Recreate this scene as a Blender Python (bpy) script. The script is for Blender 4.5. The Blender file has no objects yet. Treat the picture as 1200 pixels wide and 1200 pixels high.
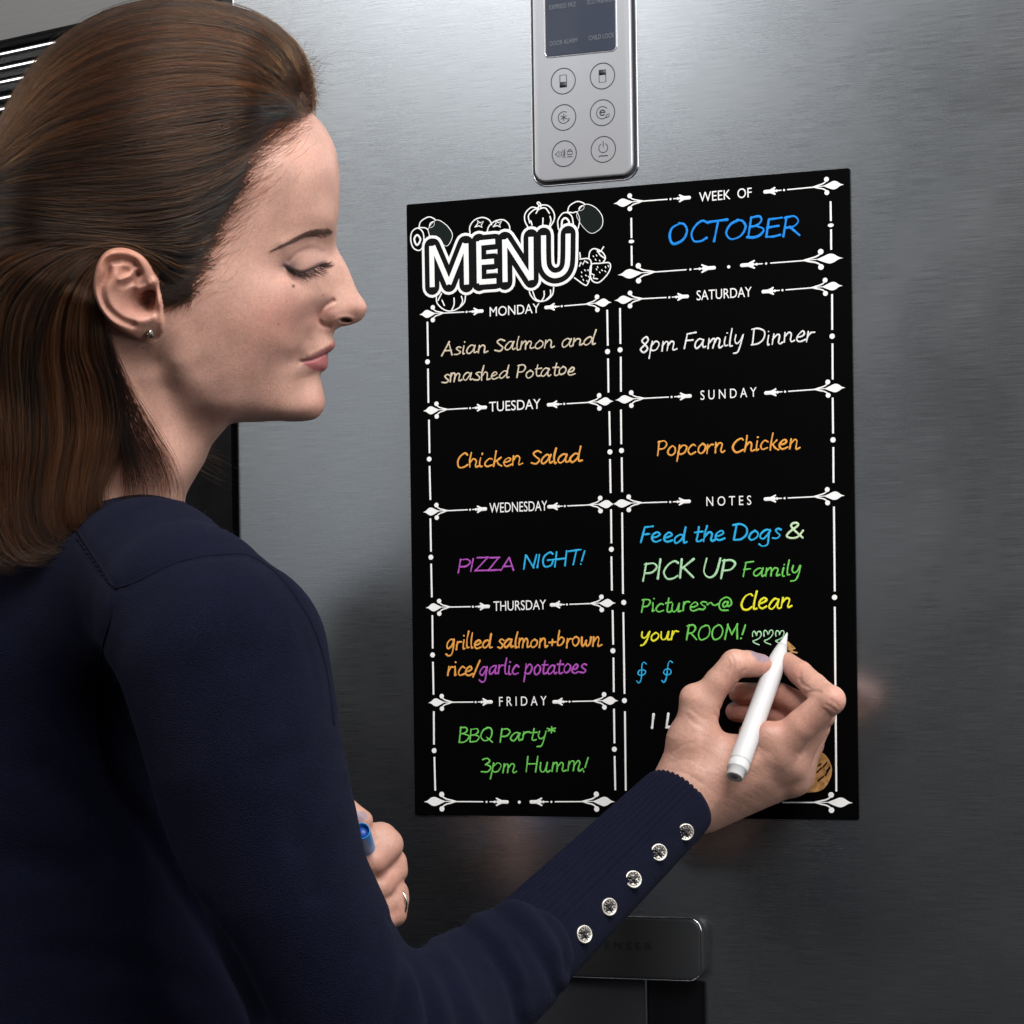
import bpy, bmesh, math, random
import numpy as np
from mathutils import Vector, Matrix

SC = bpy.context.scene
COL = SC.collection
rng = np.random.default_rng(7)
random.seed(7)

# ------------------------------------------------------------------ camera
F_PX, CX, CY = 2923.0, 600.0, 758.96        # focal length and principal point in photo pixels (1200 wide)
YAW, ROLL = math.radians(-20.7686), math.radians(-0.8087)
Z0 = 1.45                                   # height of the board's centre above the floor
_F = np.array([math.sin(YAW), math.cos(YAW), 0.0])
_R = np.array([math.cos(YAW), -math.sin(YAW), 0.0])
_U = np.array([0, 0, 1.0])
CAM = -1.70134 * _F - 0.0788946 * _R - 0.0980778 * _U + np.array([0, 0, Z0])
CR = math.cos(ROLL) * _R + math.sin(ROLL) * _U
CU = -math.sin(ROLL) * _R + math.cos(ROLL) * _U
CF = _F
cam_d = bpy.data.cameras.new('camera')
cam_d.sensor_width = 36
cam_d.lens = 36 * F_PX / 1200
cam_d.shift_y = (CY - 600) / 1200
cam_d.clip_start, cam_d.clip_end = 0.05, 100
cam = bpy.data.objects.new('camera', cam_d)
COL.objects.link(cam)
cam.matrix_world = Matrix(((CR[0], CU[0], -CF[0], CAM[0]), (CR[1], CU[1], -CF[1], CAM[1]),
                           (CR[2], CU[2], -CF[2], CAM[2]), (0, 0, 0, 1)))
SC.camera = cam

# ------------------------------------------------------------------ light and exposure
SC.view_settings.view_transform = 'Standard'
SC.view_settings.look = 'None'
SC.view_settings.gamma = 1
SC.view_settings.exposure = 0
SC.cycles.use_denoising = True

world = bpy.data.worlds.new('World')
SC.world = world
world.use_nodes = True
wn = world.node_tree.nodes; wl = world.node_tree.links
wn['Background'].inputs[0].default_value = (0.80, 0.82, 0.86, 1)
wn['Background'].inputs[1].default_value = 0.042


def area(name, loc, target, sx, sy, power, color):
    d = bpy.data.lights.new(name, 'AREA')
    d.shape = 'RECTANGLE'; d.size = sx; d.size_y = sy; d.energy = power; d.color = color
    o = bpy.data.objects.new(name, d); COL.objects.link(o)
    o.location = loc
    v = Vector(target) - Vector(loc)
    o.rotation_euler = v.to_track_quat('-Z', 'Y').to_euler()
    return o


def cdir(az, el, dist, base=(0, 0, Z0)):
    """point at an azimuth (degrees left of straight behind the camera) and an elevation, seen from the board"""
    a = math.radians(az); e = math.radians(el)
    back = -CF; left = -_R
    v = back * math.cos(a) + left * math.sin(a)
    v = v * math.cos(e) + np.array([0, 0, 1.0]) * math.sin(e)
    return np.array(base) + v * dist


LIGHTS = [
    # name, az, el, dist, base (metres from the board's centre), width, height, watts, colour
    ('window_lamp', 49.5, 26, 3.0, (-0.10, 0, 0.46), 0.95, 1.30, 13.0, (0.95, 0.97, 1.0)),
    ('wall_bounce', 49, 5, 3.2, (-0.13, 0, 0.08), 1.2, 1.0, 2.0, (0.90, 0.95, 1.0)),
    ('side_fill', 84, 24, 2.6, (0, 0, 0.1), 1.1, 1.2, 17, (1.0, 0.95, 0.88)),  # added warm lamp to brighten the cabinet steel and the hair
    ('key_light', -17, 45, 2.4, (0, 0, 0), 1.5, 1.2, 84, (1.0, 0.98, 0.965)),  # added key light for the person, kept clear of the steel's reflections
    ('room_fill', -48, 16, 2.4, (0, 0, 0), 1.6, 1.4, 24, (1.0, 0.97, 0.95)),
]
for nm, az, el, di, bs, sx, sy, pw, cl in LIGHTS:
    area(nm, cdir(az, el, di, np.array(bs) + np.array([0, 0, Z0])), np.array(bs) + np.array([-0.1 if bs[0] == 0 else 0, -0.1, Z0]), sx, sy, pw, cl)


# ------------------------------------------------------------------ geometry helpers
def ray(px, py):
    px = np.asarray(px, float)[..., None]; py = np.asarray(py, float)[..., None]
    return CF + (px - CX) / F_PX * CR - (py - CY) / F_PX * CU


def PD(px, py, depth):
    """world point seen at a photo pixel at a distance (m) along the view axis"""
    return CAM + ray(px, py) * np.asarray(depth, float)[..., None]


def PF(px, py, h=0.0):
    """world point seen at a photo pixel on the plane h metres in front of the fridge door"""
    r = ray(px, py)
    t = (-np.asarray(h, float) - CAM[1]) / r[..., 1]
    return CAM + r * t[..., None]


def to_px(P):
    q = np.asarray(P) - CAM
    z = q @ CF
    return CX + F_PX * (q @ CR) / z, CY - F_PX * (q @ CU) / z, z


def link(o, parent=None):
    COL.objects.link(o)
    if parent is not None:
        o.parent = parent
        o.matrix_parent_inverse = parent.matrix_basis.inverted()
    return o


def empty(name, loc, label, cat, group=None):
    o = bpy.data.objects.new(name, None)
    o.empty_display_size = 0.05
    o.location = loc
    COL.objects.link(o)
    o['label'] = label; o['category'] = cat
    if group: o['group'] = group
    return o


def mesh_np(name, V, Fq, mat, parent=None, smooth=True, col=None, label=None):
    """one mesh object from vertex and face arrays (faces: list of arrays of one width each, or a python list)"""
    me = bpy.data.meshes.new(name)
    V = np.asarray(V, np.float32)
    if isinstance(Fq, np.ndarray): Fq = [Fq]
    if len(Fq) and isinstance(Fq[0], np.ndarray) and Fq[0].ndim == 2:
        loops = np.concatenate([f.ravel() for f in Fq]).astype(np.int32)
        sizes = np.concatenate([np.full(len(f), f.shape[1], np.int32) for f in Fq])
        me.vertices.add(len(V)); me.vertices.foreach_set('co', V.ravel())
        me.loops.add(len(loops)); me.loops.foreach_set('vertex_index', loops)
        me.polygons.add(len(sizes))
        st = np.zeros(len(sizes), np.int32); st[1:] = np.cumsum(sizes)[:-1]
        me.polygons.foreach_set('loop_start', st)
        me.update(calc_edges=True)
        me.validate()
    else:
        me.from_pydata([tuple(map(float, v)) for v in V], [], [tuple(int(i) for i in f) for f in Fq])
        me.update()
    if smooth:
        me.polygons.foreach_set('use_smooth', np.ones(len(me.polygons), bool))
    if col is not None:
        a = me.color_attributes.new('tint', 'FLOAT_COLOR', 'POINT')
        c = np.ones((len(V), 4), np.float32); c[:, :3] = col
        a.data.foreach_set('color', c.ravel())
    if mat is not None: me.materials.append(mat)
    o = bpy.data.objects.new(name, me)
    link(o, parent)
    if label: o['label'] = label
    return o


class MB:
    """collects shapes and links them as ONE mesh object"""
    def __init__(s): s.v = []; s.f = []; s.n = 0

    def add(s, V, F):
        V = np.asarray(V, float)
        s.v.append(V)
        s.f += [tuple(int(i) + s.n for i in f) for f in F]
        s.n += len(V)

    def build(s, name, mat, parent=None, smooth=False, label=None):
        return mesh_np(name, np.concatenate(s.v), s.f, mat, parent, smooth, label=label)


def box_np(x0, x1, y0, y1, z0, z1):
    V = [(x, y, z) for x in (x0, x1) for y in (y0, y1) for z in (z0, z1)]
    return V, [(0, 1, 3, 2), (4, 6, 7, 5), (0, 4, 5, 1), (2, 3, 7, 6), (0, 2, 6, 4), (1, 5, 7, 3)]


def bevel_mod(o, w, seg=2):
    m = o.modifiers.new('bevel', 'BEVEL'); m.width = w; m.segments = seg; m.limit_method = 'ANGLE'
    return o


def catmull(P, n=6, closed=False):
    P = np.asarray(P, float)
    if len(P) < 3: return P
    if closed:
        Q = np.concatenate([P[-1:], P, P[:2]])
    else:
        Q = np.concatenate([2 * P[:1] - P[1:2], P, 2 * P[-1:] - P[-2:-1]])
    out = []
    t = np.linspace(0, 1, n, endpoint=False)[:, None]
    for i in range(1, len(Q) - 2):
        a, b, c, d = Q[i - 1], Q[i], Q[i + 1], Q[i + 2]
        out.append(0.5 * (2 * b + (c - a) * t + (2 * a - 5 * b + 4 * c - d) * t ** 2 + (3 * b - a - 3 * c + d) * t ** 3))
    out = np.concatenate(out)
    return out if closed else np.concatenate([out, Q[-2:-1]])


def resample(P, n):
    P = np.asarray(P, float)
    s = np.concatenate([[0], np.cumsum(np.linalg.norm(np.diff(P, axis=0), axis=1))])
    t = np.linspace(0, s[-1], n)
    return np.stack([np.interp(t, s, P[:, k]) for k in range(P.shape[1])], 1)


def tube(mb, P, r, n=8, caps=True):
    """round tube along 3D points with a radius per point"""
    P = np.asarray(P, float); m = len(P)
    r = np.broadcast_to(np.asarray(r, float), (m,))
    T = np.gradient(P, axis=0); T /= np.linalg.norm(T, axis=1)[:, None] + 1e-12
    a = np.array([0, 0, 1.0]) if abs(T[0][2]) < 0.9 else np.array([1.0, 0, 0])
    N = np.cross(T[0], a); N /= np.linalg.norm(N)
    V = []
    for i in range(m):
        N = N - T[i] * (N @ T[i]); N /= np.linalg.norm(N) + 1e-12
        B = np.cross(T[i], N)
        for k in range(n):
            w = 2 * math.pi * k / n
            V.append(P[i] + r[i] * (math.cos(w) * N + math.sin(w) * B))
    Fc = [(i * n + k, i * n + (k + 1) % n, (i + 1) * n + (k + 1) % n, (i + 1) * n + k) for i in range(m - 1) for k in range(n)]
    if caps:
        Fc += [tuple(range(n))[::-1], tuple((m - 1) * n + k for k in range(n))]
    mb.add(V, Fc)


def lathe(mb, A, B, prof, n=40):
    """surface of revolution about A->B; prof = [(distance along the axis, radius)]"""
    A = np.asarray(A, float); B = np.asarray(B, float)
    T = (B - A) / np.linalg.norm(B - A)
    a = np.array([0, 0, 1.0]) if abs(T[2]) < 0.9 else np.array([1.0, 0, 0])
    N = np.cross(T, a); N /= np.linalg.norm(N); W = np.cross(T, N)
    V = []
    for s, r in prof:
        for k in range(n):
            w = 2 * math.pi * k / n
            V.append(A + T * s + r * (math.cos(w) * N + math.sin(w) * W))
    m = len(prof)
    Fc = [(i * n + k, i * n + (k + 1) % n, (i + 1) * n + (k + 1) % n, (i + 1) * n + k) for i in range(m - 1) for k in range(n)]
    Fc += [tuple(range(n))[::-1], tuple((m - 1) * n + k for k in range(n))]
    mb.add(V, Fc)


# ------------------------------------------------------------------ materials
def mat(name, color=(0.5, 0.5, 0.5), rough=0.5, metal=0.0, spec=0.5):
    m = bpy.data.materials.new(name); m.use_nodes = True
    b = m.node_tree.nodes['Principled BSDF']
    b.inputs['Base Color'].default_value = (*color, 1)
    b.inputs['Roughness'].default_value = rough
    b.inputs['Metallic'].default_value = metal
    b.inputs['Specular IOR Level'].default_value = spec
    return m


def N(m, t, **kw):
    n = m.node_tree.nodes.new(t)
    for k, v in kw.items(): setattr(n, k, v)
    return n


def bsdf(m): return m.node_tree.nodes['Principled BSDF']


def L(m, a, b): m.node_tree.links.new(a, b)


def noise_fx(m, scale=(1, 1, 1), nscale=40, detail=4, rough=None, col=None, bump=None, dist=0.001):
    """stretched noise into roughness, colour and bump"""
    tc = N(m, 'ShaderNodeTexCoord'); mp = N(m, 'ShaderNodeMapping'); mp.inputs['Scale'].default_value = scale
    nz = N(m, 'ShaderNodeTexNoise'); nz.inputs['Scale'].default_value = nscale; nz.inputs['Detail'].default_value = detail
    L(m, tc.outputs['Object'], mp.inputs[0]); L(m, mp.outputs[0], nz.inputs[0])
    if rough:
        r = N(m, 'ShaderNodeMapRange'); r.inputs[3].default_value, r.inputs[4].default_value = rough
        L(m, nz.outputs[0], r.inputs[0]); L(m, r.outputs[0], bsdf(m).inputs['Roughness'])
    if col:
        r = N(m, 'ShaderNodeValToRGB'); r.color_ramp.elements[0].color = (*col[0], 1); r.color_ramp.elements[1].color = (*col[1], 1)
        r.color_ramp.elements[0].position = 0.3; r.color_ramp.elements[1].position = 0.7
        L(m, nz.outputs[0], r.inputs[0]); L(m, r.outputs[0], bsdf(m).inputs['Base Color'])
    if bump:
        b = N(m, 'ShaderNodeBump'); b.inputs['Strength'].default_value = bump; b.inputs['Distance'].default_value = dist
        L(m, nz.outputs[0], b.inputs['Height']); L(m, b.outputs[0], bsdf(m).inputs['Normal'])
    return m


def steel(name, c=(0.50, 0.52, 0.54), r=(0.23, 0.31), bump=0.04):
    m = mat(name, c, 0.25, 1.0)
    return noise_fx(m, (9, 9, 620), 4, 6, rough=r, col=(tuple(x * 0.84 for x in c), tuple(x * 1.10 for x in c)), bump=bump, dist=0.0006)


M = {}
M['steel'] = steel('brushed_steel')
m = M['steel']          # faint wiped smudges in the gloss
tc = N(m, 'ShaderNodeTexCoord'); sm = N(m, 'ShaderNodeTexNoise'); sm.inputs['Scale'].default_value = 9; sm.inputs['Detail'].default_value = 5; sm.inputs['Distortion'].default_value = 0.6
L(m, tc.outputs['Object'], sm.inputs[0])
r2 = N(m, 'ShaderNodeMapRange'); r2.inputs[1].default_value = 0.35; r2.inputs[2].default_value = 0.75; r2.inputs[3].default_value = -0.01; r2.inputs[4].default_value = 0.03
ad = N(m, 'ShaderNodeMath', operation='ADD'); L(m, sm.outputs[0], r2.inputs[0]); L(m, r2.outputs[0], ad.inputs[0])
old = bsdf(m).inputs['Roughness'].links[0].from_socket
L(m, old, ad.inputs[1]); L(m, ad.outputs[0], bsdf(m).inputs['Roughness'])
M['dark_steel'] = steel('dark_brushed_steel', (0.10, 0.105, 0.115))
M['panel'] = noise_fx(mat('satin_aluminium', (0.56, 0.575, 0.61), 0.38, 0.6), (1, 1, 1), 900, 3, rough=(0.34, 0.44))
M['groove'] = mat('groove_shadow_gap', (0.02, 0.022, 0.026), 0.5)
M['chrome'] = mat('bright_steel_edge', (0.75, 0.77, 0.8), 0.14, 1.0)
M['screen'] = noise_fx(mat('smoked_display', (0.05, 0.06, 0.085), 0.18), (1, 1, 1), 60, 2, rough=(0.14, 0.22))
M['screen_text'] = mat('display_print', (0.16, 0.175, 0.20), 0.5)
M['icon'] = mat('icon_print', (0.03, 0.032, 0.04), 0.5)
M['black'] = noise_fx(mat('black_plastic', (0.012, 0.012, 0.014), 0.35), (1, 1, 1), 500, 3, rough=(0.3, 0.42))
M['recess'] = noise_fx(mat('recess_plastic', (0.03, 0.031, 0.035), 0.3), (1, 1, 1), 300, 3, rough=(0.24, 0.36))
M['engraved'] = mat('engraved_print', (0.010, 0.010, 0.012), 0.5)
M['board'] = noise_fx(mat('black_board_film', (0.0014, 0.0014, 0.0016), 0.55, 0, 0.02), (1, 1, 1), 120, 3, rough=(0.5, 0.6))
M['white_print'] = mat('white_print', (0.88, 0.88, 0.88), 0.6, 0, 0.2)
M['black_print'] = mat('black_print', (0.004, 0.004, 0.005), 0.6, 0, 0.1)
M['green_black'] = mat('kiwi_print', (0.007, 0.012, 0.010), 0.6, 0, 0.1)


def chalk(name, rgb):
    c = tuple(((x / 255 + 0.055) / 1.055) ** 2.4 for x in rgb)
    m = mat(name, c, 0.75, 0, 0.15)
    d = tuple(x * 0.72 for x in c)
    return noise_fx(m, (1, 1, 1), 700, 3, col=(d, tuple(min(0.9, x * 1.12) for x in c)))


INK = {'tan': (214, 200, 176), 'orange': (242, 165, 78), 'purple': (178, 84, 186), 'cyan': (48, 178, 236), 'blue': (32, 140, 232),
       'white': (244, 244, 244), 'green': (112, 205, 92), 'pale': (206, 234, 190), 'mint': (178, 226, 180), 'yellow': (246, 238, 52),
       'brown': (190, 125, 62)}
for k in INK: M['ink_' + k] = chalk(k + '_chalk_ink', INK[k])

# ------------------------------------------------------------------ refrigerator
def fxz(px, py, h=0.0):
    p = PF(px, py, h)
    return float(p[0]), float(p[2])


def rrect(x0, x1, z0, z1, r, n=8):
    pts = []
    for cx, cz, a0 in ((x1 - r, z1 - r, 0), (x0 + r, z1 - r, 90), (x0 + r, z0 + r, 180), (x1 - r, z0 + r, 270)):
        for k in range(n + 1):
            a = math.radians(a0 + 90 * k / n)
            pts.append((cx + r * math.cos(a), cz + r * math.sin(a)))
    return np.array(pts)


def inset(P, d):
    c = np.asarray(P); t = np.roll(c, -1, 0) - np.roll(c, 1, 0)
    t /= np.linalg.norm(t, axis=1)[:, None] + 1e-12
    return c + d * np.stack([-t[:, 1], t[:, 0]], 1)


def slab(mb, P, yback, yfront, bev=0.0):
    """plate with outline P (x, z, counter-clockwise), its front edge rounded over"""
    P = np.asarray(P)
    rings = [(P, yback)]
    if bev > 0:
        rings += [(inset(P, bev * (1 - math.cos(a))), yfront + bev * (1 - math.sin(a))) for a in np.linspace(0, math.pi / 2, 5)]
    else:
        rings += [(P, yfront)]
    n = len(P); V = []; Fc = []
    for R_, y in rings:
        V += [(x, y, z) for x, z in R_]
    for i in range(len(rings) - 1):
        Fc += [(i * n + k, (i + 1) * n + k, (i + 1) * n + (k + 1) % n, i * n + (k + 1) % n)[::-1] for k in range(n)]
    Fc.append(tuple((len(rings) - 1) * n + k for k in range(n)))
    Fc.append(tuple(range(n))[::-1])
    mb.add(V, Fc)


_lift = [0]


def stroke(mb, P, w, y, h=0.00012, flat=False, cap=True, closed=False, press=None):
    """a line of paint or print of width w on a plane facing the room (x, z points); slightly raised"""
    P = np.asarray(P, float)
    keep = np.concatenate([[True], np.linalg.norm(np.diff(P, axis=0), axis=1) > 1e-6])
    P = P[keep]
    if len(P) < 2: return
    _lift[0] = (_lift[0] + 1) % 7
    y = y - 0.000006 * _lift[0]
    if closed: P = np.concatenate([P, P[:1]])
    T = np.gradient(P, axis=0)
    if closed: T[0] = T[-1] = P[1] - P[-2]
    T /= np.linalg.norm(T, axis=1)[:, None] + 1e-12
    C = P; S = np.ones(len(P)) * w / 2
    if press is not None: S = S * np.interp(np.linspace(0, 1, len(P)), np.linspace(0, 1, len(press)), press)
    if cap and not closed:
        a = np.linspace(0, math.pi / 2, 5)[:-1]
        w0_, w1_ = 2 * S[0], 2 * S[-1]
        pre = [(P[0] - T[0] * w0_ / 2 * math.cos(t), w0_ / 2 * math.sin(t)) for t in a]
        post = [(P[-1] + T[-1] * w1_ / 2 * math.cos(t), w1_ / 2 * math.sin(t)) for t in a[::-1]]
        C = np.concatenate([[p for p, _ in pre], P, [p for p, _ in post]])
        S = np.concatenate([[max(s, 1e-5) for _, s in pre], S, [max(s, 1e-5) for _, s in post]])
        T = np.concatenate([np.repeat(T[:1], len(a), 0), T, np.repeat(T[-1:], len(a), 0)])
    Nn = np.stack([-T[:, 1], T[:, 0]], 1)
    prof = [(-1, 0), (-0.93, 1), (0.93, 1), (1, 0)] if flat else [(-1, 0), (-0.72, 0.7), (0, 1), (0.72, 0.7), (1, 0)]
    m = len(prof); V = []
    for i in range(len(C)):
        for u, v in prof:
            q = C[i] + Nn[i] * u * S[i]
            V.append((q[0], y - h * v * (1 if flat else min(1, S[i] / (w / 2) + 0.1)), q[1]))
    Fc = [(i * m + k, i * m + k + 1, (i + 1) * m + k + 1, (i + 1) * m + k) for i in range(len(C) - 1) for k in range(m - 1)]
    mb.add(V, Fc)


def blob(mb, P, y, h=0.00012):
    """a filled printed shape"""
    P = np.asarray(P, float)
    _lift[0] = (_lift[0] + 1) % 7
    y = y - 0.000006 * _lift[0] - h
    ar = 0.5 * np.sum(P[:, 0] * np.roll(P[:, 1], -1) - P[:, 1] * np.roll(P[:, 0], -1))
    if ar < 0: P = P[::-1]
    n = len(P)
    V = [(x, y, z) for x, z in P] + [(x, y + h, z) for x, z in P]
    mb.add(V, [tuple(range(n))] + [(n + k, n + (k + 1) % n, (k + 1) % n, k) for k in range(n)])


def disc(c, r, n=20, sx=1.0):
    a = np.linspace(0, 2 * math.pi, n, endpoint=False)
    return np.stack([c[0] + r * sx * np.cos(a), c[1] + r * np.sin(a)], 1)


def px2(P, h=0.0):
    """photo pixels -> (x, z) on a plane parallel to the door"""
    P = np.asarray(P, float)
    q = PF(P[:, 0], P[:, 1], h)
    return q[:, [0, 2]]


MM = float(np.linalg.norm(PF(741, 600) - PF(740, 600)))      # metres per photo pixel on the door


def print_text(name, body, pl, pr, cap_px, material, parent, y, offset=0.0, hpl=None):
    """block lettering from Blender's own built-in font, laid between two baseline points"""
    cu = bpy.data.curves.new('lettering_curve', 'FONT'); cu.body = body; cu.offset = offset; cu.resolution_u = 4
    cu.extrude = 0
    tmp = bpy.data.objects.new('lettering_source', cu); COL.objects.link(tmp)
    dg = bpy.context.evaluated_depsgraph_get(); dg.update()
    me = bpy.data.meshes.new_from_object(tmp.evaluated_get(dg))
    n = len(me.vertices); co = np.zeros(n * 3, np.float32); me.vertices.foreach_get('co', co); co = co.reshape(-1, 3)
    faces = [tuple(p.vertices) for p in me.polygons]
    bpy.data.objects.remove(tmp); bpy.data.curves.remove(cu); bpy.data.meshes.remove(me)
    a, b = px2([pl, pr], -y)
    x0, x1 = co[:, 0].min(), co[:, 0].max()
    ymax = co[:, 1].max()
    ax = (b - a) / (x1 - x0)
    q = a + (co[:, :1] - x0) * ax + np.array([[0, 1.0]]) * co[:, 1:2] / ymax * cap_px * MM
    V = np.stack([q[:, 0], np.full(n, y - 0.00016), q[:, 1]], 1)
    return mesh_np(name, V, faces, material, parent, False)


xl, _ = fxz(275.5, 400)
fridge = empty('refrigerator', (xl + 0.45, 0.3, 0.0), 'brushed steel fridge door with a touch control strip, behind the black menu board', 'refrigerator')
mb = MB(); slab(mb, rrect(xl, xl + 1.05, 0.42, 2.05, 0.004), 0.06, 0.0, 0.003)
mb.build('door', M['steel'], fridge, True)
mb = MB(); mb.add(*box_np(xl - 0.03, xl + 1.05, 0.065, 0.62, 0.04, 2.05))
mb.build('cabinet_body', M['black'], fridge)
mb = MB(); mb.add(*box_np(xl - 0.0125, xl - 0.0005, 0.012, 0.055, 0.42, 2.05))
mb.build('door_seal', M['black'], fridge)

# touch control strip
cx0, _ = fxz(627.5, 110); cx1, _ = fxz(742, 110); _, cz0 = fxz(685, 210)
strip = MB(); slab(strip, rrect(cx0, cx1, cz0, cz0 + 0.26, 0.008), 0.001, -0.0042, 0.0012)
strip = strip.build('control_panel', M['panel'], fridge, True)
mb = MB(); slab(mb, rrect(cx0 - 0.0016, cx1 + 0.0018, cz0 - 0.0018, cz0 + 0.2618, 0.0095), 0.001, -0.0008)
mb.build('shadow_gap', M['groove'], strip)
mb = MB()
lip = rrect(cx0 - 0.0024, cx1 + 0.0026, cz0 - 0.0026, cz0 + 0.2626, 0.0102)
stroke(mb, lip, 0.0013, -0.0001, 0.0007, closed=True)
mb.build('trim', M['chrome'], strip, True)
sx0, _ = fxz(641.5, 30); sx1, _ = fxz(723.5, 30); _, sz0 = fxz(684, 64)
mb = MB(); slab(mb, rrect(sx0, sx1, sz0, cz0 + 0.235, 0.003), -0.003, -0.0046, 0.0004)
disp = mb.build('display', M['screen'], strip, True)
mb = MB(); stroke(mb, rrect(sx0 - 0.0006, sx1 + 0.0006, sz0 - 0.0006, cz0 + 0.2356, 0.0034), 0.0011, -0.0040, 0.0006, closed=True)
mb.build('display_rim', M['chrome'], strip, True)
YD = -0.0047
for body, a, b in (('EXPRESS FRZ', (644, 11.5), (675, 7.5)), ('ECO FRIENDLY', (688.5, 5.5), (720, 1.5)), ('DOOR ALARM', (644.5, 54), (676.5, 49.5)),
                   ('CHILD LOCK', (690, 47.5), (720, 43.5))):
    print_text('lettering', body, a, b, 5.2, M['screen_text'], disp, YD)
YP = -0.0043
cpos = {}
for i, (bx, by) in enumerate(((660, 95), (706, 89), (660.6, 137.6), (706, 132), (661.2, 180), (707, 175))):
    c = px2([(bx, by)], -YP)[0]
    mb = MB()
    w = 0.0005
    stroke(mb, disc(c, 0.0088, 40), 0.00062, YP, 0.00012, closed=True)

    def ln(*p, ww=w, closed=False): stroke(mb, [c + np.array(q) * 0.001 for q in p], ww, YP, 0.0001, closed=closed)

    def ar(r, a0, a1, off=(0, 0), ww=w):
        a = np.radians(np.linspace(a0, a1, 18))
        stroke(mb, np.stack([c[0] + 0.001 * (off[0] + r * np.cos(a)), c[1] + 0.001 * (off[1] + r * np.sin(a))], 1), ww, YP, 0.0001)
    if i == 0:
        ln((-2.4, -4.2), (2.4, -4.2), (2.4, 4.2), (-2.4, 4.2), closed=True); blob(mb, [c + np.array(q) * .001 for q in ((-2.4, -4.2), (2.4, -4.2), (2.4, -0.6), (-2.4, -0.6))], YP)
    if i == 1:
        ln((-2.4, -4.2), (2.4, -4.2), (2.4, 4.2), (-2.4, 4.2), closed=True); blob(mb, [c + np.array(q) * .001 for q in ((-2.4, 0.8), (2.4, 0.8), (2.4, 4.2), (-2.4, 4.2))], YP)
    if i == 2:
        ar(4.0, 60, 330)
        for k in range(3):
            a = math.radians(60 * k + 30); ln((-2.2 * math.cos(a), -2.2 * math.sin(a)), (2.2 * math.cos(a), 2.2 * math.sin(a)))
        ln((3.4, -2.6), (4.4, -1.0), (2.6, -1.2))
    if i == 3:
        ar(4.2, 40, 300)
        ln((-1.6, 0.2), (1.7, 0.2), ww=0.0008); ar(1.8, 0, 310, ww=0.0008)
        ln((2.0, -3.6), (3.2, -1.6), (5.0, -1.0), (4.6, -3.0), (2.0, -3.6))
    if i == 4:
        ln((-6.4, 0), (-3.8, 2.2), (-3.8, -2.2), (-6.4, 0)); ar(1.6, -60, 60, (-3.4, 0)); ar(3.0, -50, 50, (-3.2, 0)); ln((0.4, 3.0), (0.4, -3.0))
        ln((2.2, -0.8), (6.0, -0.8), (6.0, 1.2), (2.2, 1.2), closed=True); ar(1.3, 0, 180, (4.1, 1.2))
        ln((2.4, -2.6), (3.2, -2.0), (4.0, -2.8), (4.8, -2.0), (5.8, -2.6))
    if i == 5:
        ar(3.2, 120, 420, (0, 1.0)); ln((0, 5.4), (0, 1.8)); ln((-3.0, -4.6), (-1.5, -4.2), (0, -4.6), (1.4, -4.2), (3.0, -4.6), ww=0.0007)
    o = mb.build('button', M['icon'], strip, True)

# water dispenser: curved cover plate, printed word, recess underneath
dx1, dz1 = fxz(826, 1086); dx0 = dx1 - 0.124; _, dzt = fxz(775, 1073.5); _, dzb = fxz(775, 1146)
mb = MB(); slab(mb, rrect(dx0, dx1, dzb, dzt, 0.009), 0.004, -0.010, 0.002)
cover = mb.build('dispenser_cover', noise_fx(mat('dark_satin_cover', (0.045, 0.047, 0.05), 0.5, 0.5), (1, 1, 1), 400, 3, rough=(0.38, 0.5)), fridge, True)
mb = MB(); stroke(mb, rrect(dx0 + .001, dx1 + .0002, dzb + .0, dzt + .0002, 0.0092), 0.0009, -0.0096, 0.0006, closed=True)
mb.build('cover_edge', M['chrome'], cover, True)
print_text('lettering', 'D I S P E N S E R', (666, 1110), (764, 1113.5), 8.2, M['engraved'], cover, -0.0101)
mb = MB()
rx0, rx1 = dx0 + 0.004, dx1 - 0.001
rz = dzb - 0.30
mx, _ = fxz(760, 1170)
mb.add(*box_np(rx0, mx - 0.0008, -0.0050, 0.004, rz, dzb - 0.001))
mb.build('dispenser_front', M['recess'], fridge)
mb = MB(); mb.add(*box_np(mx - 0.0006, mx + 0.0006, -0.0054, 0.003, rz, dzb - 0.001))
mb.build('dispenser_trim', M['chrome'], fridge)
mb = MB(); mb.add(*box_np(mx + 0.0008, rx1, -0.0015, 0.003, rz, dzb - 0.001))
mb.build('dispenser_recess', mat('gloss_black_recess', (0.004, 0.004, 0.005), 0.12), fridge)
mb = MB(); mb.add(*box_np(rx1 + 0.0002, rx1 + 0.0013, -0.0024, 0.003, rz, dzb - 0.001))
mb.build('dispenser_trim', M['dark_steel'], fridge)

# ------------------------------------------------------------------ steel cabinet with a slatted vent, left of the fridge
AW = math.radians(15)
E0 = PF(271.5, 300, -0.004); E0[2] = 0
AU = np.array([-math.cos(AW), math.sin(AW), 0]); AN = np.array([-math.sin(AW), -math.cos(AW), 0])


def PA(px, py, h=0.0):
    r = ray(px, py)
    t = ((E0 + AN * h - CAM) @ AN) / (r @ AN)
    return CAM + r * t[..., None]


def cab_box(mb, s0, s1, z0, z1, h0, h1):
    V = [E0 + AU * s + AN * h + np.array([0, 0, z]) for s in (s0, s1) for h in (h0, h1) for z in (z0, z1)]
    mb.add(V, [(0, 2, 3, 1), (4, 5, 7, 6), (0, 1, 5, 4), (2, 6, 7, 3), (0, 4, 6, 2), (1, 3, 7, 5)])


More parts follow.
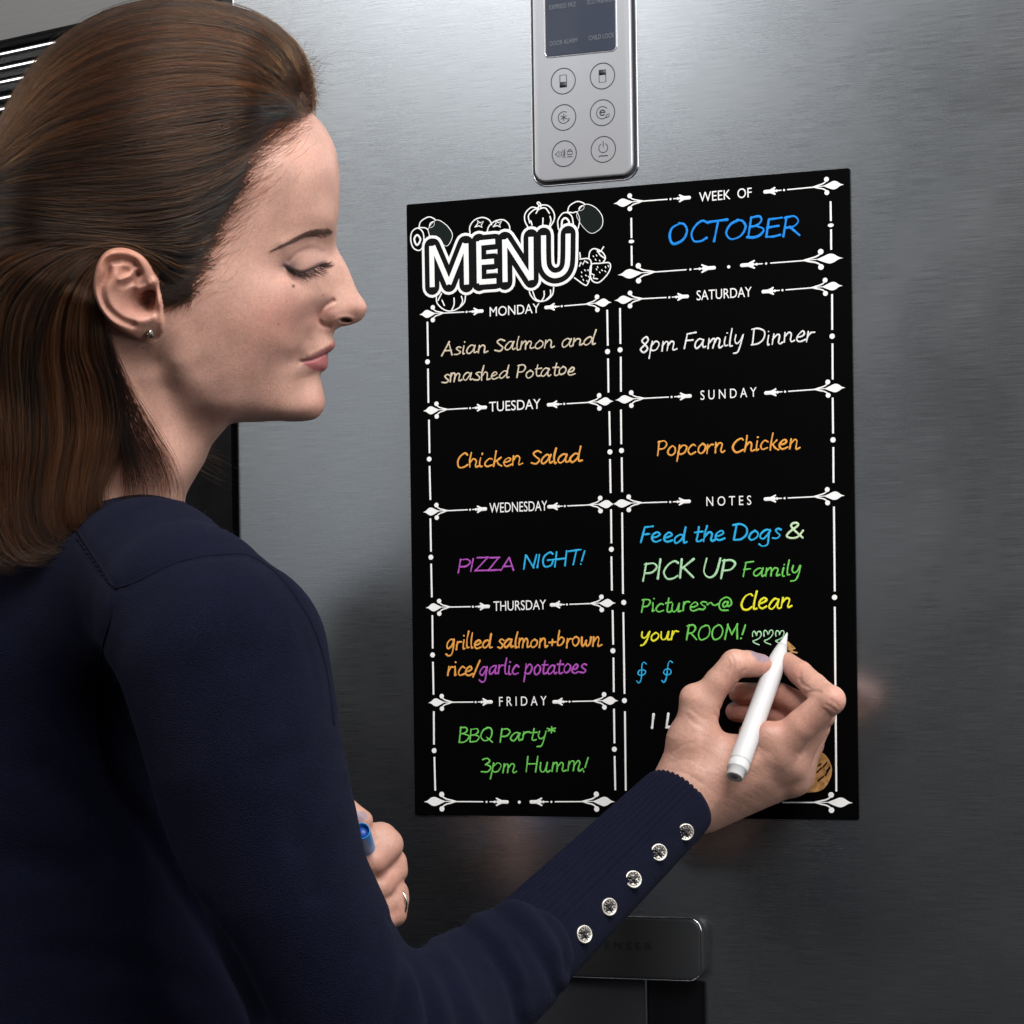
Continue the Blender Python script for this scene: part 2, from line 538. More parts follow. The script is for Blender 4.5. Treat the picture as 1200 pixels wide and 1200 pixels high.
cab = empty('steel_cabinet', tuple(E0 + AU * 0.3), 'steel cabinet with a slatted vent, in the upper corner behind her hair', 'cabinet')
zs = [float(PA(2.0, y, 0.008)[2]) for y in (61, 78, 94, 113)]
zp = float(PA(2.0, 50, 0.0)[2])
mb = MB(); cab_box(mb, 0.002, 0.62, zp, 2.05, -0.03, 0.0)
bevel_mod(mb.build('door', steel('soft_steel', (0.085, 0.087, 0.092), (0.32, 0.42), 0.04), cab), 0.002)
mb = MB(); cab_box(mb, 0.002, 0.62, 0.4, zp - 0.002, -0.03, -0.016)
mb.build('back_panel', M['black'], cab)
for k in range(6):
    z = zs[k] if k < 4 else zs[3] - 0.0085 * (k - 3)
    mb = MB(); cab_box(mb, 0.004, 0.60, z - 0.0021, z + 0.0021, -0.014, 0.004)
    bevel_mod(mb.build('slat', M['chrome'], cab), 0.0015)
mb = MB(); cab_box(mb, 0.004, 0.62, 0.4, zs[3] - 0.0085 * 3, -0.0155, -0.001)
mb.build('lower_door', noise_fx(mat('dark_reflection_door', (0.003, 0.003, 0.004), 0.3, 0, 0.2), (1, 1, 1), 60, 2, rough=(0.22, 0.34)), cab)  # black colour stands in for the dark reflection in the steel

# ------------------------------------------------------------------ menu board
HB = 0.0012
BX, BZ = 0.3175813 / 2, 0.215
board = empty('menu_board', (0, -HB / 2, Z0), 'black weekly menu board with white printed borders and coloured handwriting on the fridge door', 'menu board')
mb = MB(); slab(mb, rrect(-BX, BX, Z0 - BZ, Z0 + BZ, 0.0015), -0.0001, -HB, 0.0003)
mb.build('sheet', M['board'], board, True)
YB = -HB


def bp(P): return px2(P, HB)


ORN = MB()


def ornament(mb, tip, end, k=1.0):
    """printed spear: leaf, two curls, line, dot, dash, bud - from the leaf's tip to the bud's end"""
    a, b = bp([tip, end])
    d = b - a; Ls = np.linalg.norm(d); d /= Ls; n = np.array([-d[1], d[0]])
    if n[1] < 0: n = -n
    s = Ls / 90.0 if k == 1.0 else Ls / (90.0 + 12 * (k - 1))

    def q(u, v): return a + d * u * s + n * v * MM * k
    def cur(P, m=5, closed=False): return np.array([q(*p) for p in catmull(P, m, closed)])
    up = catmull([(0, -0.3), (4, 1.2), (8, 4.0), (12, 4.6), (17, 2.6), (22, 0.7)], 4)
    dn = catmull([(22, -0.3), (17, -2.6), (12, -4.4), (8, -3.6), (4, -1.2), (0, -0.3)], 4)
    blob(mb, np.array([q(*p) for p in np.concatenate([up, dn[:-1]])]), YB)
    for sg in (1, -1):
        stroke(mb, cur([(20, 6.6 * sg), (20.5, 4.6 * sg), (24, 2.6 * sg), (29, 1.4 * sg), (34, 0.2)]), 0.0009 * k, YB)
        blob(mb, disc(q(19.2, 7.2 * sg), 2.7 * MM * k, 14), YB)
    stroke(mb, [q(20, 0.2), q(31, 0.1)], 0.0006, YB)
    stroke(mb, [q(32, 0), q(63, 0)], 0.00085, YB)
    blob(mb, disc(q(67, 0), 1.25 * MM, 10), YB)
    stroke(mb, [q(70.5, 0), q(78, 0)], 0.0008, YB)
    blob(mb, disc(q(75.5, 0), 1.5 * MM, 10), YB)
    stroke(mb, [q(79, 0), q(88.6, 0)], 4.0 * MM, YB)
    for sg in (1, -1): stroke(mb, cur([(77.6, 3.4 * sg), (79.5, 2.4 * sg), (82, 1.4 * sg)]), 0.0012, YB)


ROWS = [((719, 238.5), (809, 231.5), 1.0), ((989, 216), (895, 225), 1.0), ((724, 322), (841, 313.5), 1.15), ((988, 302), (865, 311.3), 1.15),
        ((720, 352), (806.7, 347.3), 1.0), ((987.5, 334.5), (893, 342), 1.0), ((721, 468.7), (810, 464), 1.0), ((990.7, 454), (896, 460.7), 1.0),
        ((717.5, 590.5), (809, 587.5), 1.0), ((990, 580.5), (895.5, 585), 1.0), ((491.5, 368.5), (566, 364.5), 1.0), ((716.7, 354), (638.5, 360.5), 1.0),
        ((496, 481.5), (570, 477.3), 1.0), ((719, 470), (641.5, 474.5), 1.0), ((496, 600), (570, 596.4), 1.0), ((720.4, 590.5), (642, 594), 1.0),
        ((499, 712), (573.4, 710.7), 1.0), ((721.5, 706.5), (645, 709), 1.0), ((502, 823.3), (576.7, 822.6), 1.0), ((724.6, 821), (648, 822.6), 1.0),
        ((497, 939.3), (597.7, 939.8), 1.15), ((720.5, 939.3), (619, 939.8), 1.15), ((999.5, 940.5), (880, 940.5), 1.15), ((735, 940), (852, 940.3), 1.15)]
for t_, e_, k_ in ROWS: ornament(ORN, t_, e_, k_)
for c_ in ((854, 312.7), (608.6, 940), (866, 940.4)): blob(ORN, disc(bp([c_])[0], 1.8 * MM, 12), YB)
VL = [((500.8, 377), (501.5, 417)), ((501.5, 432), (502, 472)), ((502.6, 491.8), (503.3, 531)), ((503.3, 546), (504.3, 585.8)), ((504.3, 607.5), (505, 646.5)),
      ((505.2, 660.5), (506, 700)), ((506.6, 721), (507, 760)), ((507.3, 775.5), (508, 814)), ((508.3, 833.5), (508.5, 872.6)), ((509, 887), (510, 926.5)),
      ((711.5, 363), (712.2, 405)), ((712.5, 420), (713, 460)), ((726.5, 361), (727, 403)), ((727.4, 418), (727.6, 459)), ((714, 482), (714.8, 522)),
      ((714.8, 538), (715.5, 577.7)), ((727.6, 480), (728, 520.5)), ((728.5, 536), (729, 576.5)), ((716, 596.8), (716.4, 636.7)), ((716.4, 652), (717, 692)),
      ((729, 600.6), (730, 696)), ((730.4, 717.5), (731.8, 813)), ((732.3, 833.5), (733.3, 926.5)), ((717.8, 715), (718.5, 755.4)), ((718.8, 770.6), (719.2, 811)),
      ((719.5, 830.6), (720, 871)), ((720.2, 886), (721, 926)), ((973.3, 235.9), (973.6, 259)), ((973.8, 268.7), (974, 292.7)), ((739.7, 255.3), (740, 279)),
      ((740, 288), (740.3, 311.3)), ((975, 344.7), (975.2, 386.5)), ((975.5, 402.5), (975.7, 444.7)), ((975.7, 466), (976.2, 508)), ((976.5, 524), (976.7, 565.7)),
      ((977.2, 593.7), (978.2, 693)), ((978.2, 711), (980, 927.5))]
for a_, b_ in VL: stroke(ORN, bp([a_, b_]), 2.1 * MM, YB, cap=False)
DT = [(501, 424), (503, 538), (505, 653), (507, 767.5), (508.8, 879.6), (712, 412), (726.7, 410), (714.8, 529.6), (728.3, 528), (716.5, 643.7), (731, 706), (731.8, 821),
      (718.3, 762.6), (720, 878), (975.2, 394), (976.2, 515.5), (978, 700)]
for c_ in DT: blob(ORN, disc(bp([c_])[0], 2.9 * MM, 18), YB)
for c_ in ((973.6, 264), (740, 283)): blob(ORN, disc(bp([c_])[0], 2.0 * MM, 16, 1.6), YB)
ORN.build('printed_border', M['white_print'], board, False)

for body, a, b, cap in (('WEEK  OF', (819.5, 236.7), (881, 231), 10.6), ('SATURDAY', (816.5, 352), (881, 347.5), 10.8), ('S U N D A Y', (821, 468.7), (886.7, 464.7), 10.4),
                        ('N O T E S', (828, 593), (880.5, 591.5), 10.2), ('MONDAY', (574, 371), (632.5, 366.4), 10.8), ('TUESDAY', (573.4, 482.5), (633.6, 478.8), 11.2),
                        ('WEDNESDAY', (573.8, 601), (641.5, 598.2), 11.2), ('THURSDAY', (578.5, 716), (640, 714), 11), ('F R I D A Y', (585, 827.4), (640.7, 826.4), 10.4)):
    print_text('day_heading' if 'DAY' in body.replace(' ', '') else 'section_heading', body, a, b, cap, M['white_print'], board, YB)

# MENU heading: outlined capitals and the line-drawn fruit round them
MENU = [[(506, 288.5), (506.8, 336.5)], [(507.5, 288.5), (526.4, 333)], [(526.4, 333), (545, 285.5)], [(546.3, 285.5), (547, 333.5)],
        [(561.3, 283), (562, 332)], [(562, 285.0), (580.6, 283.2)], [(562, 307.8), (579.2, 306.4)], [(562, 330.8), (582, 329.4)],
        [(591.6, 280.8), (592.2, 330.6)], [(592.4, 281), (622.4, 327.5)], [(622.4, 277.8), (622.8, 328.2)],
        [(637.2, 276), (637.6, 305), (639.5, 315), (645, 321.4), (652, 323), (659.5, 320), (664.2, 313), (665.6, 302), (666, 274)]]
MENU = [catmull(p, 6) if len(p) > 2 else np.array(p, float) for p in MENU]
mw, mk, mi = MB(), MB(), MB()
for i, p in enumerate(MENU):
    q = bp(resample(p, max(8, len(p) * 2)))
    stroke(mw, q, 24.5 * MM, YB - 0.00018 - 0.000004 * i, 0.00008, flat=True)
    stroke(mk, q, 18.0 * MM, YB - 0.00034 - 0.000004 * i, 0.00008, flat=True)
    stroke(mi, q, 6.0 * MM, YB - 0.00050 - 0.000004 * i, 0.00008, flat=True, cap=False)
for a_, b_ in (((571.5, 296), (582.8, 295)), ((571.5, 318.8), (582.8, 317.8))): stroke(mi, bp([a_, b_]), 3.2 * MM, YB - 0.00050, 0.00008, flat=True, cap=False)
title = mi.build('menu_heading', M['white_print'], board, False)
mk.build('heading_outline', M['black_print'], title)
mw.build('heading_border', M['white_print'], title)

fr = MB(); ART = []


def zz(pts, ox, oy, s): return [(ox + x / s, oy + y / s) for x, y in pts]


def fs(pts, closed=False, w=1.5, ox=590, oy=220, s=8.0, sm=True):
    p = np.array(zz(pts, ox, oy, s))
    stroke(fr, bp(catmull(p, 5, closed) if sm else p), w * MM, YB, closed=closed)


# coordinates below are read in an eight-times enlargement of the right half, 7.5 times for the left half
K1 = dict(ox=590, oy=220, s=8.0); K2 = dict(ox=480, oy=220, s=7.5)
for K, dx in ((K1, None), (K2, None)):
    if K is K1:
        body_ = [(690, 245), (760, 160), (850, 180), (920, 260), (925, 350), (880, 405), (820, 425), (760, 380), (710, 310)]
        top_ = [(600, 225), (620, 170), (690, 130), (750, 145), (765, 165)]; stem_ = [(715, 215), (710, 190), (735, 170), (757, 180), (745, 205)]
        ring1 = [(515, 390), (510, 310), (550, 245), (600, 235), (640, 270), (655, 340)]; ring2 = [(545, 370), (550, 310), (578, 285), (610, 310), (618, 350)]
        side_ = [(600, 228), (650, 235), (690, 230), (715, 300), (700, 380)]
    else:
        body_ = [(165, 380), (185, 330), (240, 285), (310, 320), (365, 385), (372, 440), (330, 510), (270, 480), (190, 430)]
        top_ = [(82, 345), (100, 295), (165, 258), (210, 270), (230, 290)]; stem_ = [(175, 340), (185, 310), (215, 300), (215, 330), (190, 350)]
        ring1 = [(10, 460), (20, 390), (70, 355), (115, 390), (125, 460), (110, 530), (75, 552), (30, 525)]; ring2 = [(40, 455), (65, 415), (95, 455), (65, 505)]
        side_ = [(82, 350), (140, 355), (165, 380), (175, 430)]
    p = catmull(zz(body_, K['ox'], K['oy'], K['s']), 5, True)
    kf = MB(); blob(kf, bp(p), YB); fr = MB()
    fs(body_, True, 1.3, **K); fs(top_, False, 1.4, **K); fs(stem_, True, 1.3, **K); fs(side_, False, 1.4, **K)
    fs(ring1, K is K2, 1.5, **K); fs(ring2, K is K2, 2.2, **K)
    kiwi = fr.build('kiwi_drawing', M['white_print'], board, False); kf.build('kiwi_fill', M['green_black'], kiwi)
# pumpkins
fr = MB()
fs([(235, 380), (200, 310), (205, 240), (260, 185), (320, 190), (350, 165), (420, 170), (470, 230), (475, 300), (430, 380)])
fs([(325, 195), (330, 165), (315, 145), (330, 135), (350, 160), (350, 195)]); fs([(245, 330), (235, 260), (290, 205), (325, 205)]); fs([(305, 240), (330, 205), (390, 190), (430, 240)])
fs([(370, 285), (368, 340), (360, 375)]); fs([(435, 270), (445, 310), (430, 360)]); fs([(255, 310), (268, 350)])
fr.build('pumpkin_drawing', M['white_print'], board, False); fr = MB()
fs([(240, 945), (250, 1000), (290, 1050), (340, 1068), (410, 1050), (460, 1000), (470, 935)]); fs([(270, 960), (300, 1040), (345, 1065)]); fs([(380, 970), (380, 1020), (355, 1065)]); fs([(440, 960), (440, 1010), (400, 1050)])
fr.build('pumpkin_drawing', M['white_print'], board, False); fr = MB()
fs([(235, 940), (240, 1010), (290, 1065), (350, 1085), (420, 1065), (480, 1010), (492, 935)], **K2); fs([(390, 970), (390, 1030), (370, 1075)], **K2); fs([(455, 955), (465, 1000), (440, 1050)], **K2); fs([(250, 990), (280, 930)], **K2); fs([(285, 990), (305, 1035)], **K2)
fr.build('pumpkin_drawing', M['white_print'], board, False); fr = MB()
# berries behind the E
fs([(530, 400), (530, 340), (570, 285), (640, 262), (700, 285), (720, 325)], **K2); fs([(680, 390), (700, 335), (760, 290), (830, 285), (875, 330), (880, 385)], **K2)
for cx_, cy_ in ((615, 320), (775, 318)):
    fs([(cx_ - 40, cy_ + 25), (cx_ - 15, cy_ - 5), (cx_ - 20, cy_ - 30), (cx_ + 5, cy_ - 10), (cx_ + 35, cy_ - 25), (cx_ + 15, cy_ + 8), (cx_ + 25, cy_ + 30), (cx_ - 5, cy_ + 15), (cx_ - 40, cy_ + 25)], w=1.3, sm=False, **K2)
fr.build('berry_drawing', M['white_print'], board, False); fr = MB()
# strawberries
fs([(715, 670), (790, 665), (822, 700), (815, 820), (790, 900), (760, 912), (665, 845)]); fs([(825, 720), (900, 710), (990, 705), (1000, 760), (960, 830), (890, 890), (830, 870), (810, 800)], True)
fs([(800, 660), (810, 600), (850, 572), (920, 600), (955, 655), (935, 700)]); fs([(880, 600), (910, 600), (938, 555)], sm=False); fs([(880, 590), (905, 630), (945, 660)]); fs([(712, 735), (725, 700), (745, 720), (760, 685), (790, 705)], sm=False); fs([(815, 800), (850, 820), (840, 850), (880, 855)], sm=False); fs([(715, 610), (720, 655)], sm=False)
rs = np.random.default_rng(3)
for x_, y_ in [(730, 790), (760, 770), (790, 770), (730, 830), (770, 820), (795, 830), (745, 860), (780, 870), (880, 740), (920, 770), (955, 740), (900, 790), (950, 780), (980, 730), (870, 760), (840, 640), (860, 670), (900, 680), (870, 630)]:
    fs([(x_, y_), (x_ + rs.uniform(4, 9), y_ + rs.uniform(6, 12))], sm=False, w=1.1)
fr.build('strawberry_drawing', M['white_print'], board, False)

# ---- handwriting: single-stroke letters (x-height 1, capitals 1.6)
GLY = {
 'a': (1.0, [[(.76, .82), (.48, 1), (.15, .68), (.06, .25), (.26, 0), (.55, .3), (.74, .8)], [(.77, .95), (.7, .35), (.78, .03), (.98, .15)]]),
 'b': (.9, [[(.18, 1.75), (.12, .9), (.1, .05)], [(.12, .6), (.42, 1), (.72, .72), (.6, .18), (.3, -.02), (.1, .12)]]),
 'c': (.8, [[(.68, .85), (.45, 1), (.15, .68), (.08, .3), (.3, 0), (.7, .18)]]),
 'd': (1.02, [[(.74, .8), (.48, 1), (.15, .68), (.06, .25), (.26, 0), (.55, .3), (.72, .7)], [(.86, 1.75), (.76, .7), (.78, .05), (.98, .12)]]),
 'e': (.84, [[(.1, .45), (.42, .5), (.66, .76), (.45, 1), (.15, .7), (.1, .25), (.35, 0), (.76, .18)]]),
 'f': (.7, [[(.65, 1.6), (.4, 1.7), (.28, 1.2), (.2, 0)], [(.02, .98), (.55, 1.02)]]),
 'g': (.95, [[(.74, .8), (.48, 1), (.15, .68), (.06, .25), (.26, 0), (.55, .3), (.74, .8)], [(.77, .95), (.72, .2), (.6, -.55), (.3, -.75), (.02, -.55)]]),
 'h': (.95, [[(.2, 1.75), (.12, .8), (.1, 0)], [(.11, .5), (.4, .98), (.64, .8), (.6, .25), (.68, 0), (.9, .12)]]),
 'i': (.4, [[(.14, 1), (.1, .4), (.15, .02), (.3, .08)], [(.17, 1.42), (.19, 1.46)]]),
 'k': (.82, [[(.2, 1.75), (.12, .8), (.1, 0)], [(.66, 1), (.35, .66), (.13, .5)], [(.28, .58), (.52, .2), (.78, .02)]]),
 'l': (.4, [[(.22, 1.75), (.12, .8), (.15, .06), (.32, .06)]]),
 'm': (1.28, [[(.12, 1), (.08, 0)], [(.09, .5), (.33, .98), (.51, .8), (.48, 0)], [(.49, .5), (.76, .98), (.96, .8), (.92, .2), (1.0, 0), (1.22, .14)]]),
 'n': (.94, [[(.12, 1), (.08, 0)], [(.09, .5), (.38, .98), (.61, .8), (.58, .2), (.66, 0), (.9, .14)]]),
 'o': (.84, [[(.42, 1), (.12, .68), (.08, .25), (.32, 0), (.64, .28), (.68, .75), (.42, 1)]]),
 'p': (.9, [[(.14, 1), (.08, .2), (0, -.75)], [(.1, .55), (.42, 1), (.74, .72), (.6, .18), (.32, 0), (.08, .16)]]),
 'r': (.66, [[(.12, 1), (.08, 0)], [(.1, .5), (.32, .92), (.62, .92)]]),
 's': (.72, [[(.64, .9), (.42, 1), (.18, .8), (.36, .56), (.58, .3), (.4, .02), (.04, .08)]]),
 't': (.62, [[(.3, 1.5), (.22, .7), (.25, .1), (.42, 0), (.62, .12)], [(.02, 1), (.6, 1.03)]]),
 'u': (.98, [[(.12, 1), (.08, .35), (.25, .02), (.5, .2), (.68, .95)], [(.7, 1), (.64, .3), (.72, .02), (.94, .12)]]),
 'w': (1.08, [[(.08, 1), (.1, .3), (.24, .02), (.44, .35), (.52, .75), (.55, .2), (.7, .02), (.92, .4), (1.0, 1)]]),
 'y': (.86, [[(.12, 1), (.1, .45), (.28, .2), (.55, .4), (.7, .95)], [(.74, 1), (.62, .1), (.4, -.6), (.08, -.72)]]),
 'A': (1.08, [[(0, 0), (.55, 1.6)], [(.55, 1.6), (.96, 0)], [(.2, .52), (.86, .56)]]),
 'B': (.98, [[(.16, 1.6), (.08, 0)], [(.12, 1.55), (.6, 1.6), (.75, 1.25), (.5, .92), (.15, .84)], [(.45, .88), (.88, .6), (.75, .12), (.4, -.02), (.06, .02)]]),
 'C': (1.02, [[(.95, 1.4), (.7, 1.6), (.3, 1.28), (.1, .6), (.3, .05), (.65, 0), (.98, .25)]]),
 'D': (1.16, [[(.2, 1.55), (.12, 0)], [(0, 1.55), (.5, 1.6), (1.0, 1.22), (1.0, .55), (.6, .05), (.1, 0)]]),
 'E': (.95, [[(.86, 1.62), (.17, 1.55)], [(.17, 1.55), (.1, .03)], [(.1, .02), (.5, 0), (.88, .08)], [(.13, .82), (.72, .88)]]),
 'F': (.88, [[(.92, 1.64), (.2, 1.53)], [(.22, 1.55), (.1, 0)], [(.15, .8), (.72, .88)]]),
 'G': (1.15, [[(.95, 1.4), (.65, 1.6), (.25, 1.2), (.1, .55), (.35, .02), (.8, .1), (.98, .66)], [(.55, .68), (1.08, .72)]]),
 'H': (1.12, [[(.16, 1.6), (.08, 0)], [(.98, 1.6), (.9, 0)], [(.1, .8), (.94, .85)]]),
 'I': (.36, [[(.17, 1.6), (.1, 0)]]),
 'K': (.98, [[(.16, 1.6), (.08, 0)], [(.86, 1.6), (.12, .72)], [(.3, .86), (.98, 0)]]),
 'L': (.85, [[(.16, 1.6), (.08, .03)], [(.08, .02), (.78, .05)]]),
 'M': (1.38, [[(.08, 0), (.25, 1.6)], [(.25, 1.6), (.66, .5)], [(.66, .5), (1.12, 1.6)], [(1.12, 1.6), (1.22, 0)]]),
 'N': (1.12, [[(.08, 0), (.16, 1.6)], [(.16, 1.6), (.86, .05)], [(.86, .05), (.98, 1.6)]]),
 'O': (1.22, [[(.62, 1.6), (.22, 1.25), (.1, .55), (.4, 0), (.9, .25), (1.08, .95), (.9, 1.5), (.6, 1.6)]]),
 'P': (.92, [[(.16, 1.6), (.08, 0)], [(.1, 1.5), (.6, 1.6), (.86, 1.22), (.6, .76), (.14, .68)]]),
 'Q': (1.22, [[(.62, 1.6), (.22, 1.25), (.1, .55), (.4, 0), (.9, .25), (1.08, .95), (.9, 1.5), (.6, 1.6)], [(.6, .42), (1.12, -.2)]]),
 'R': (1.0, [[(.16, 1.6), (.08, 0)], [(.1, 1.5), (.6, 1.6), (.86, 1.22), (.6, .78), (.14, .7)], [(.4, .74), (.95, 0)]]),
 'S': (.9, [[(.82, 1.42), (.52, 1.6), (.2, 1.28), (.45, .86), (.74, .45), (.5, .02), (.05, .12)]]),
 'T': (1.0, [[(0, 1.56), (1.02, 1.62)], [(.54, 1.58), (.45, 0)]]),
 'U': (1.08, [[(.12, 1.6), (.08, .5), (.4, 0), (.82, .4), (.95, 1.6)]]),
 'Z': (.98, [[(.1, 1.56), (.84, 1.6)], [(.84, 1.6), (.05, .02)], [(.05, .02), (.92, .06)]]),
 '3': (.86, [[(.1, 1.45), (.45, 1.6), (.66, 1.25), (.32, .88)], [(.32, .88), (.74, .6), (.55, .05), (.04, .1)]]),
 '8': (.86, [[(.66, 1.35), (.42, 1.6), (.14, 1.25), (.4, .85), (.7, .4), (.4, 0), (.1, .35), (.38, .8), (.66, 1.2), (.64, 1.42)]]),
 '!': (.46, [[(.34, 1.6), (.14, .45)], [(.07, .02), (.08, .05)]]),
 '*': (.75, [[(.35, 1.6), (.35, .9)], [(.05, 1.42), (.65, 1.08)], [(.05, 1.08), (.65, 1.42)]]),
 '+': (.86, [[(.42, .95), (.4, .2)], [(.06, .57), (.76, .58)]]),
 '/': (.68, [[(.64, 1.7), (.02, -.25)]]),
 '&': (1.08, [[(1.0, 0), (.32, 1.1), (.3, 1.5), (.55, 1.6), (.66, 1.3), (.2, .7), (.1, .25), (.4, 0), (.75, .2), (.98, .75)]]),
 '~': (1.02, [[(0, .5), (.25, .7), (.5, .52), (.76, .4), (.98, .6)]]),
 '@': (1.3, [[(.78, .78), (.55, .88), (.38, .5), (.5, .25), (.74, .42), (.8, .8)], [(.8, .82), (.78, .4), (.92, .3), (1.12, .62), (1.0, 1.15), (.6, 1.35), (.16, 1.0), (.06, .4), (.3, -.1), (.85, -.15)]]),
 '\u10e6': (1.12, [[(.12, .42), (.06, .8), (.22, 1), (.4, .8), (.46, .6)], [(.46, .6), (.56, .95), (.78, 1), (.92, .68), (.75, .3), (.4, .05), (.16, -.08), (.32, -.26), (.8, -.48)]]),
 '\u222e': (.9, [[(.74, 1.5), (.56, 1.7), (.42, 1.4), (.4, .5), (.36, -.3), (.2, -.6), (.02, -.42)], [(.38, .85), (.14, .72), (.1, .42), (.38, .22), (.64, .42), (.62, .72), (.38, .85)]]),
}
SP = .55
LINES = [
 ([('Asian Salmon and', 'tan')], (517.9, 417), (697, 403.6), 9.0, 1.9), ([('smashed Potatoe', 'tan')], (518.3, 448), (674, 438.8), 8.8, 1.9),
 ([('Chicken Salad', 'orange')], (534, 549.3), (681, 540.6), 9.6, 2.3), ([('PIZZA', 'purple')], (536, 670.6), (602.5, 668.4), 9.0, 2.1), ([('NIGHT!', 'cyan')], (612.5, 667.5), (685.5, 660.5), 9.8, 2.2),
 ([('grilled salmon+brown', 'orange')], (523, 761.2), (703.5, 756.6), 10.0, 2.3), ([('rice/', 'orange')], (524, 792), (561.5, 790.6), 10.0, 2.3), ([('garlic potatoes', 'purple')], (561.6, 790.6), (686.5, 789), 10, 2.2),
 ([('BBQ Party*', 'green')], (536, 869.7), (649.5, 867.2), 9.4, 2.0), ([('3pm Humm!', 'green')], (563.4, 906), (689, 903.4), 10, 2.0),
 ([('OCTOBER', 'blue')], (781.3, 286.5), (936.5, 274.6), 13.0, 2.8), ([('8pm Family Dinner', 'white')], (748.8, 413), (953.5, 399.8), 10.6, 2.0),
 ([('Popcorn Chicken', 'orange')], (769.5, 534.3), (936.5, 526), 10, 2.2), ([('Feed the Dogs', 'cyan')], (749.5, 636.2), (915.5, 631.6), 10.6, 2.5), ([('&', 'pale')], (921, 631.3), (941, 630.6), 11.0, 2.9),
 ([('PICK UP', 'mint')], (752, 679.6), (860, 676.2), 12.6, 2.7), ([('Family', 'green')], (869.5, 675.8), (938.5, 674), 9.4, 2.0), ([('Pictures~@', 'green')], (751, 718.2), (858, 714.2), 9.6, 2.1),
 ([('Clean', 'yellow')], (867, 715), (927.5, 712.6), 10.6, 2.3), ([('your', 'yellow')], (750.7, 750.8), (794.5, 750.2), 9.2, 2.3), ([('ROOM!', 'green')], (804, 750.2), (872, 748.4), 9.8, 2.2),
 ([('\u10e6\u10e6\u10e6', 'mint')], (880.7, 750.4), (920.5, 750.2), 9.6, 1.5), ([('\u222e', 'cyan')], (746.5, 793.6), (759, 793.3), 9.8, 1.6), ([('\u222e', 'cyan')], (776, 793.2), (788.6, 793), 9.8, 1.6),
 ([('I  L', 'white')], (763, 852.5), (789, 852.2), 9.6, 3.4),
]
for li, (segs, pl, pr, xh, wpx) in enumerate(LINES):
    text = segs[0][0]; ink = segs[0][1]
    adv = sum(SP if ch == ' ' else GLY[ch][0] for ch in text) - 0.06
    a, b = bp([pl, pr]); ux = (b - a) / adv; uz = np.array([0, 1.0]) * xh * MM
    mb = MB(); x = 0.0
    hr = np.random.default_rng(100 + li)
    for ch in text:
        if ch == ' ': x += SP; continue
        ad, st = GLY[ch]
        jx, jy, js = hr.normal(0, .025), hr.normal(0, .05), 1 + hr.normal(0, .05)
        for s_ in st:
            P = np.array(s_, float)
            P = P * [1, js] + hr.normal(0, .022, P.shape)
            P = catmull(P, 5) if len(P) > 2 else resample(P, 4)
            P[:, 0] += x + jx + (0.07 + hr.normal(0, .02)) * P[:, 1]; P[:, 1] += jy
            stroke(mb, a + P[:, :1] * ux + P[:, 1:] * uz, wpx * 0.89 * MM * (0.90 + 0.12 * hr.random()), YB - 0.0002, 0.00013, press=np.clip(hr.normal(0.98, .15, 5), .6, 1.25))
        x += ad
    mb.build('handwriting', M['ink_' + ink], board, True)
# brown sketch at the foot of the notes column, mostly behind the hand
p = catmull(zz([(880, 600), (900, 520), (925, 430), (960, 330), (1020, 360), (1065, 430), (1080, 510), (1050, 610), (980, 690), (850, 710), (820, 690)], 840, 840, 8.0), 5, True)
M['sketch'] = noise_fx(mat('brown_chalk', (0.5, 0.28, 0.1), 0.75, 0, .15), (1, 1, 1), 260, 3, col=((0.26, 0.12, 0.035), (0.60, 0.34, 0.13)))
mb = MB(); blob(mb, bp(p), YB)
sk = mb.build('sketch', M['sketch'], board)
mb = MB()
for pts in ([(1065, 110), (1085, 150), (1100, 190)], [(1085, 120), (1120, 150)], [(1100, 190), (1150, 200)], [(1070, 170), (1130, 160)]):
    stroke(mb, bp(catmull(zz(pts, 790, 740, 8.0), 4)), 4.0 * MM if pts[0][0] == 1065 else 1.8 * MM, YB)
mb.build('sketch', M['sketch'], board)
mb = MB()
for pts in ([(925, 350), (945, 345), (960, 380), (930, 400)], [(930, 445), (905, 500)], [(980, 480), (940, 520)], [(1030, 430), (1000, 470)], [(1060, 480), (1020, 550)], [(1000, 560), (950, 600)], [(1030, 510), (1060, 470)], [(955, 460), (975, 440)]):
    stroke(mb, bp(catmull(zz(pts, 840, 840, 8.0), 3)), 1.7 * MM, YB - 0.0002)
mb.build('sketch_mark', M['black_print'], sk, True)

# ------------------------------------------------------------------ solid modelling: distance fields meshed with surface nets
def cam_xyz(px, py, z):
    """view-aligned metric coordinates (right, up, away)"""
    return np.array([(px - CX) / F_PX * z, -(py - CY) / F_PX * z, z])


def cam_of(P):
    q = np.asarray(P) - CAM
    return np.stack([q @ CR, q @ CU, q @ CF], -1)


def to_world(Q):
    Q = np.asarray(Q)
    return CAM + Q[..., :1] * CR + Q[..., 1:2] * CU + Q[..., 2:3] * CF


def hz(px, py, h_mm):
    return cam_of(PF(px, py, h_mm / 1000.0))


def cone_d(G, a, b, ra, rb, zs=1.0):
    """distance to a tapered capsule; zs > 1 flattens it along the view axis"""
    ba = b - a
    p = G - a.astype(np.float32)
    w = np.array([1, 1, zs], np.float32)
    t = np.clip((p @ ba.astype(np.float32)) / float(ba @ ba + 1e-12), 0, 1)
    d = (p - t[..., None] * ba.astype(np.float32)) * w
    return np.sqrt((d * d).sum(-1)) - (ra + (rb - ra) * t)


def smin(a, b, k):
    if k <= 0: return np.minimum(a, b)
    h = np.clip(0.5 + 0.5 * (b - a) / k, 0, 1)
    return b + (a - b) * h - k * h * (1 - h)


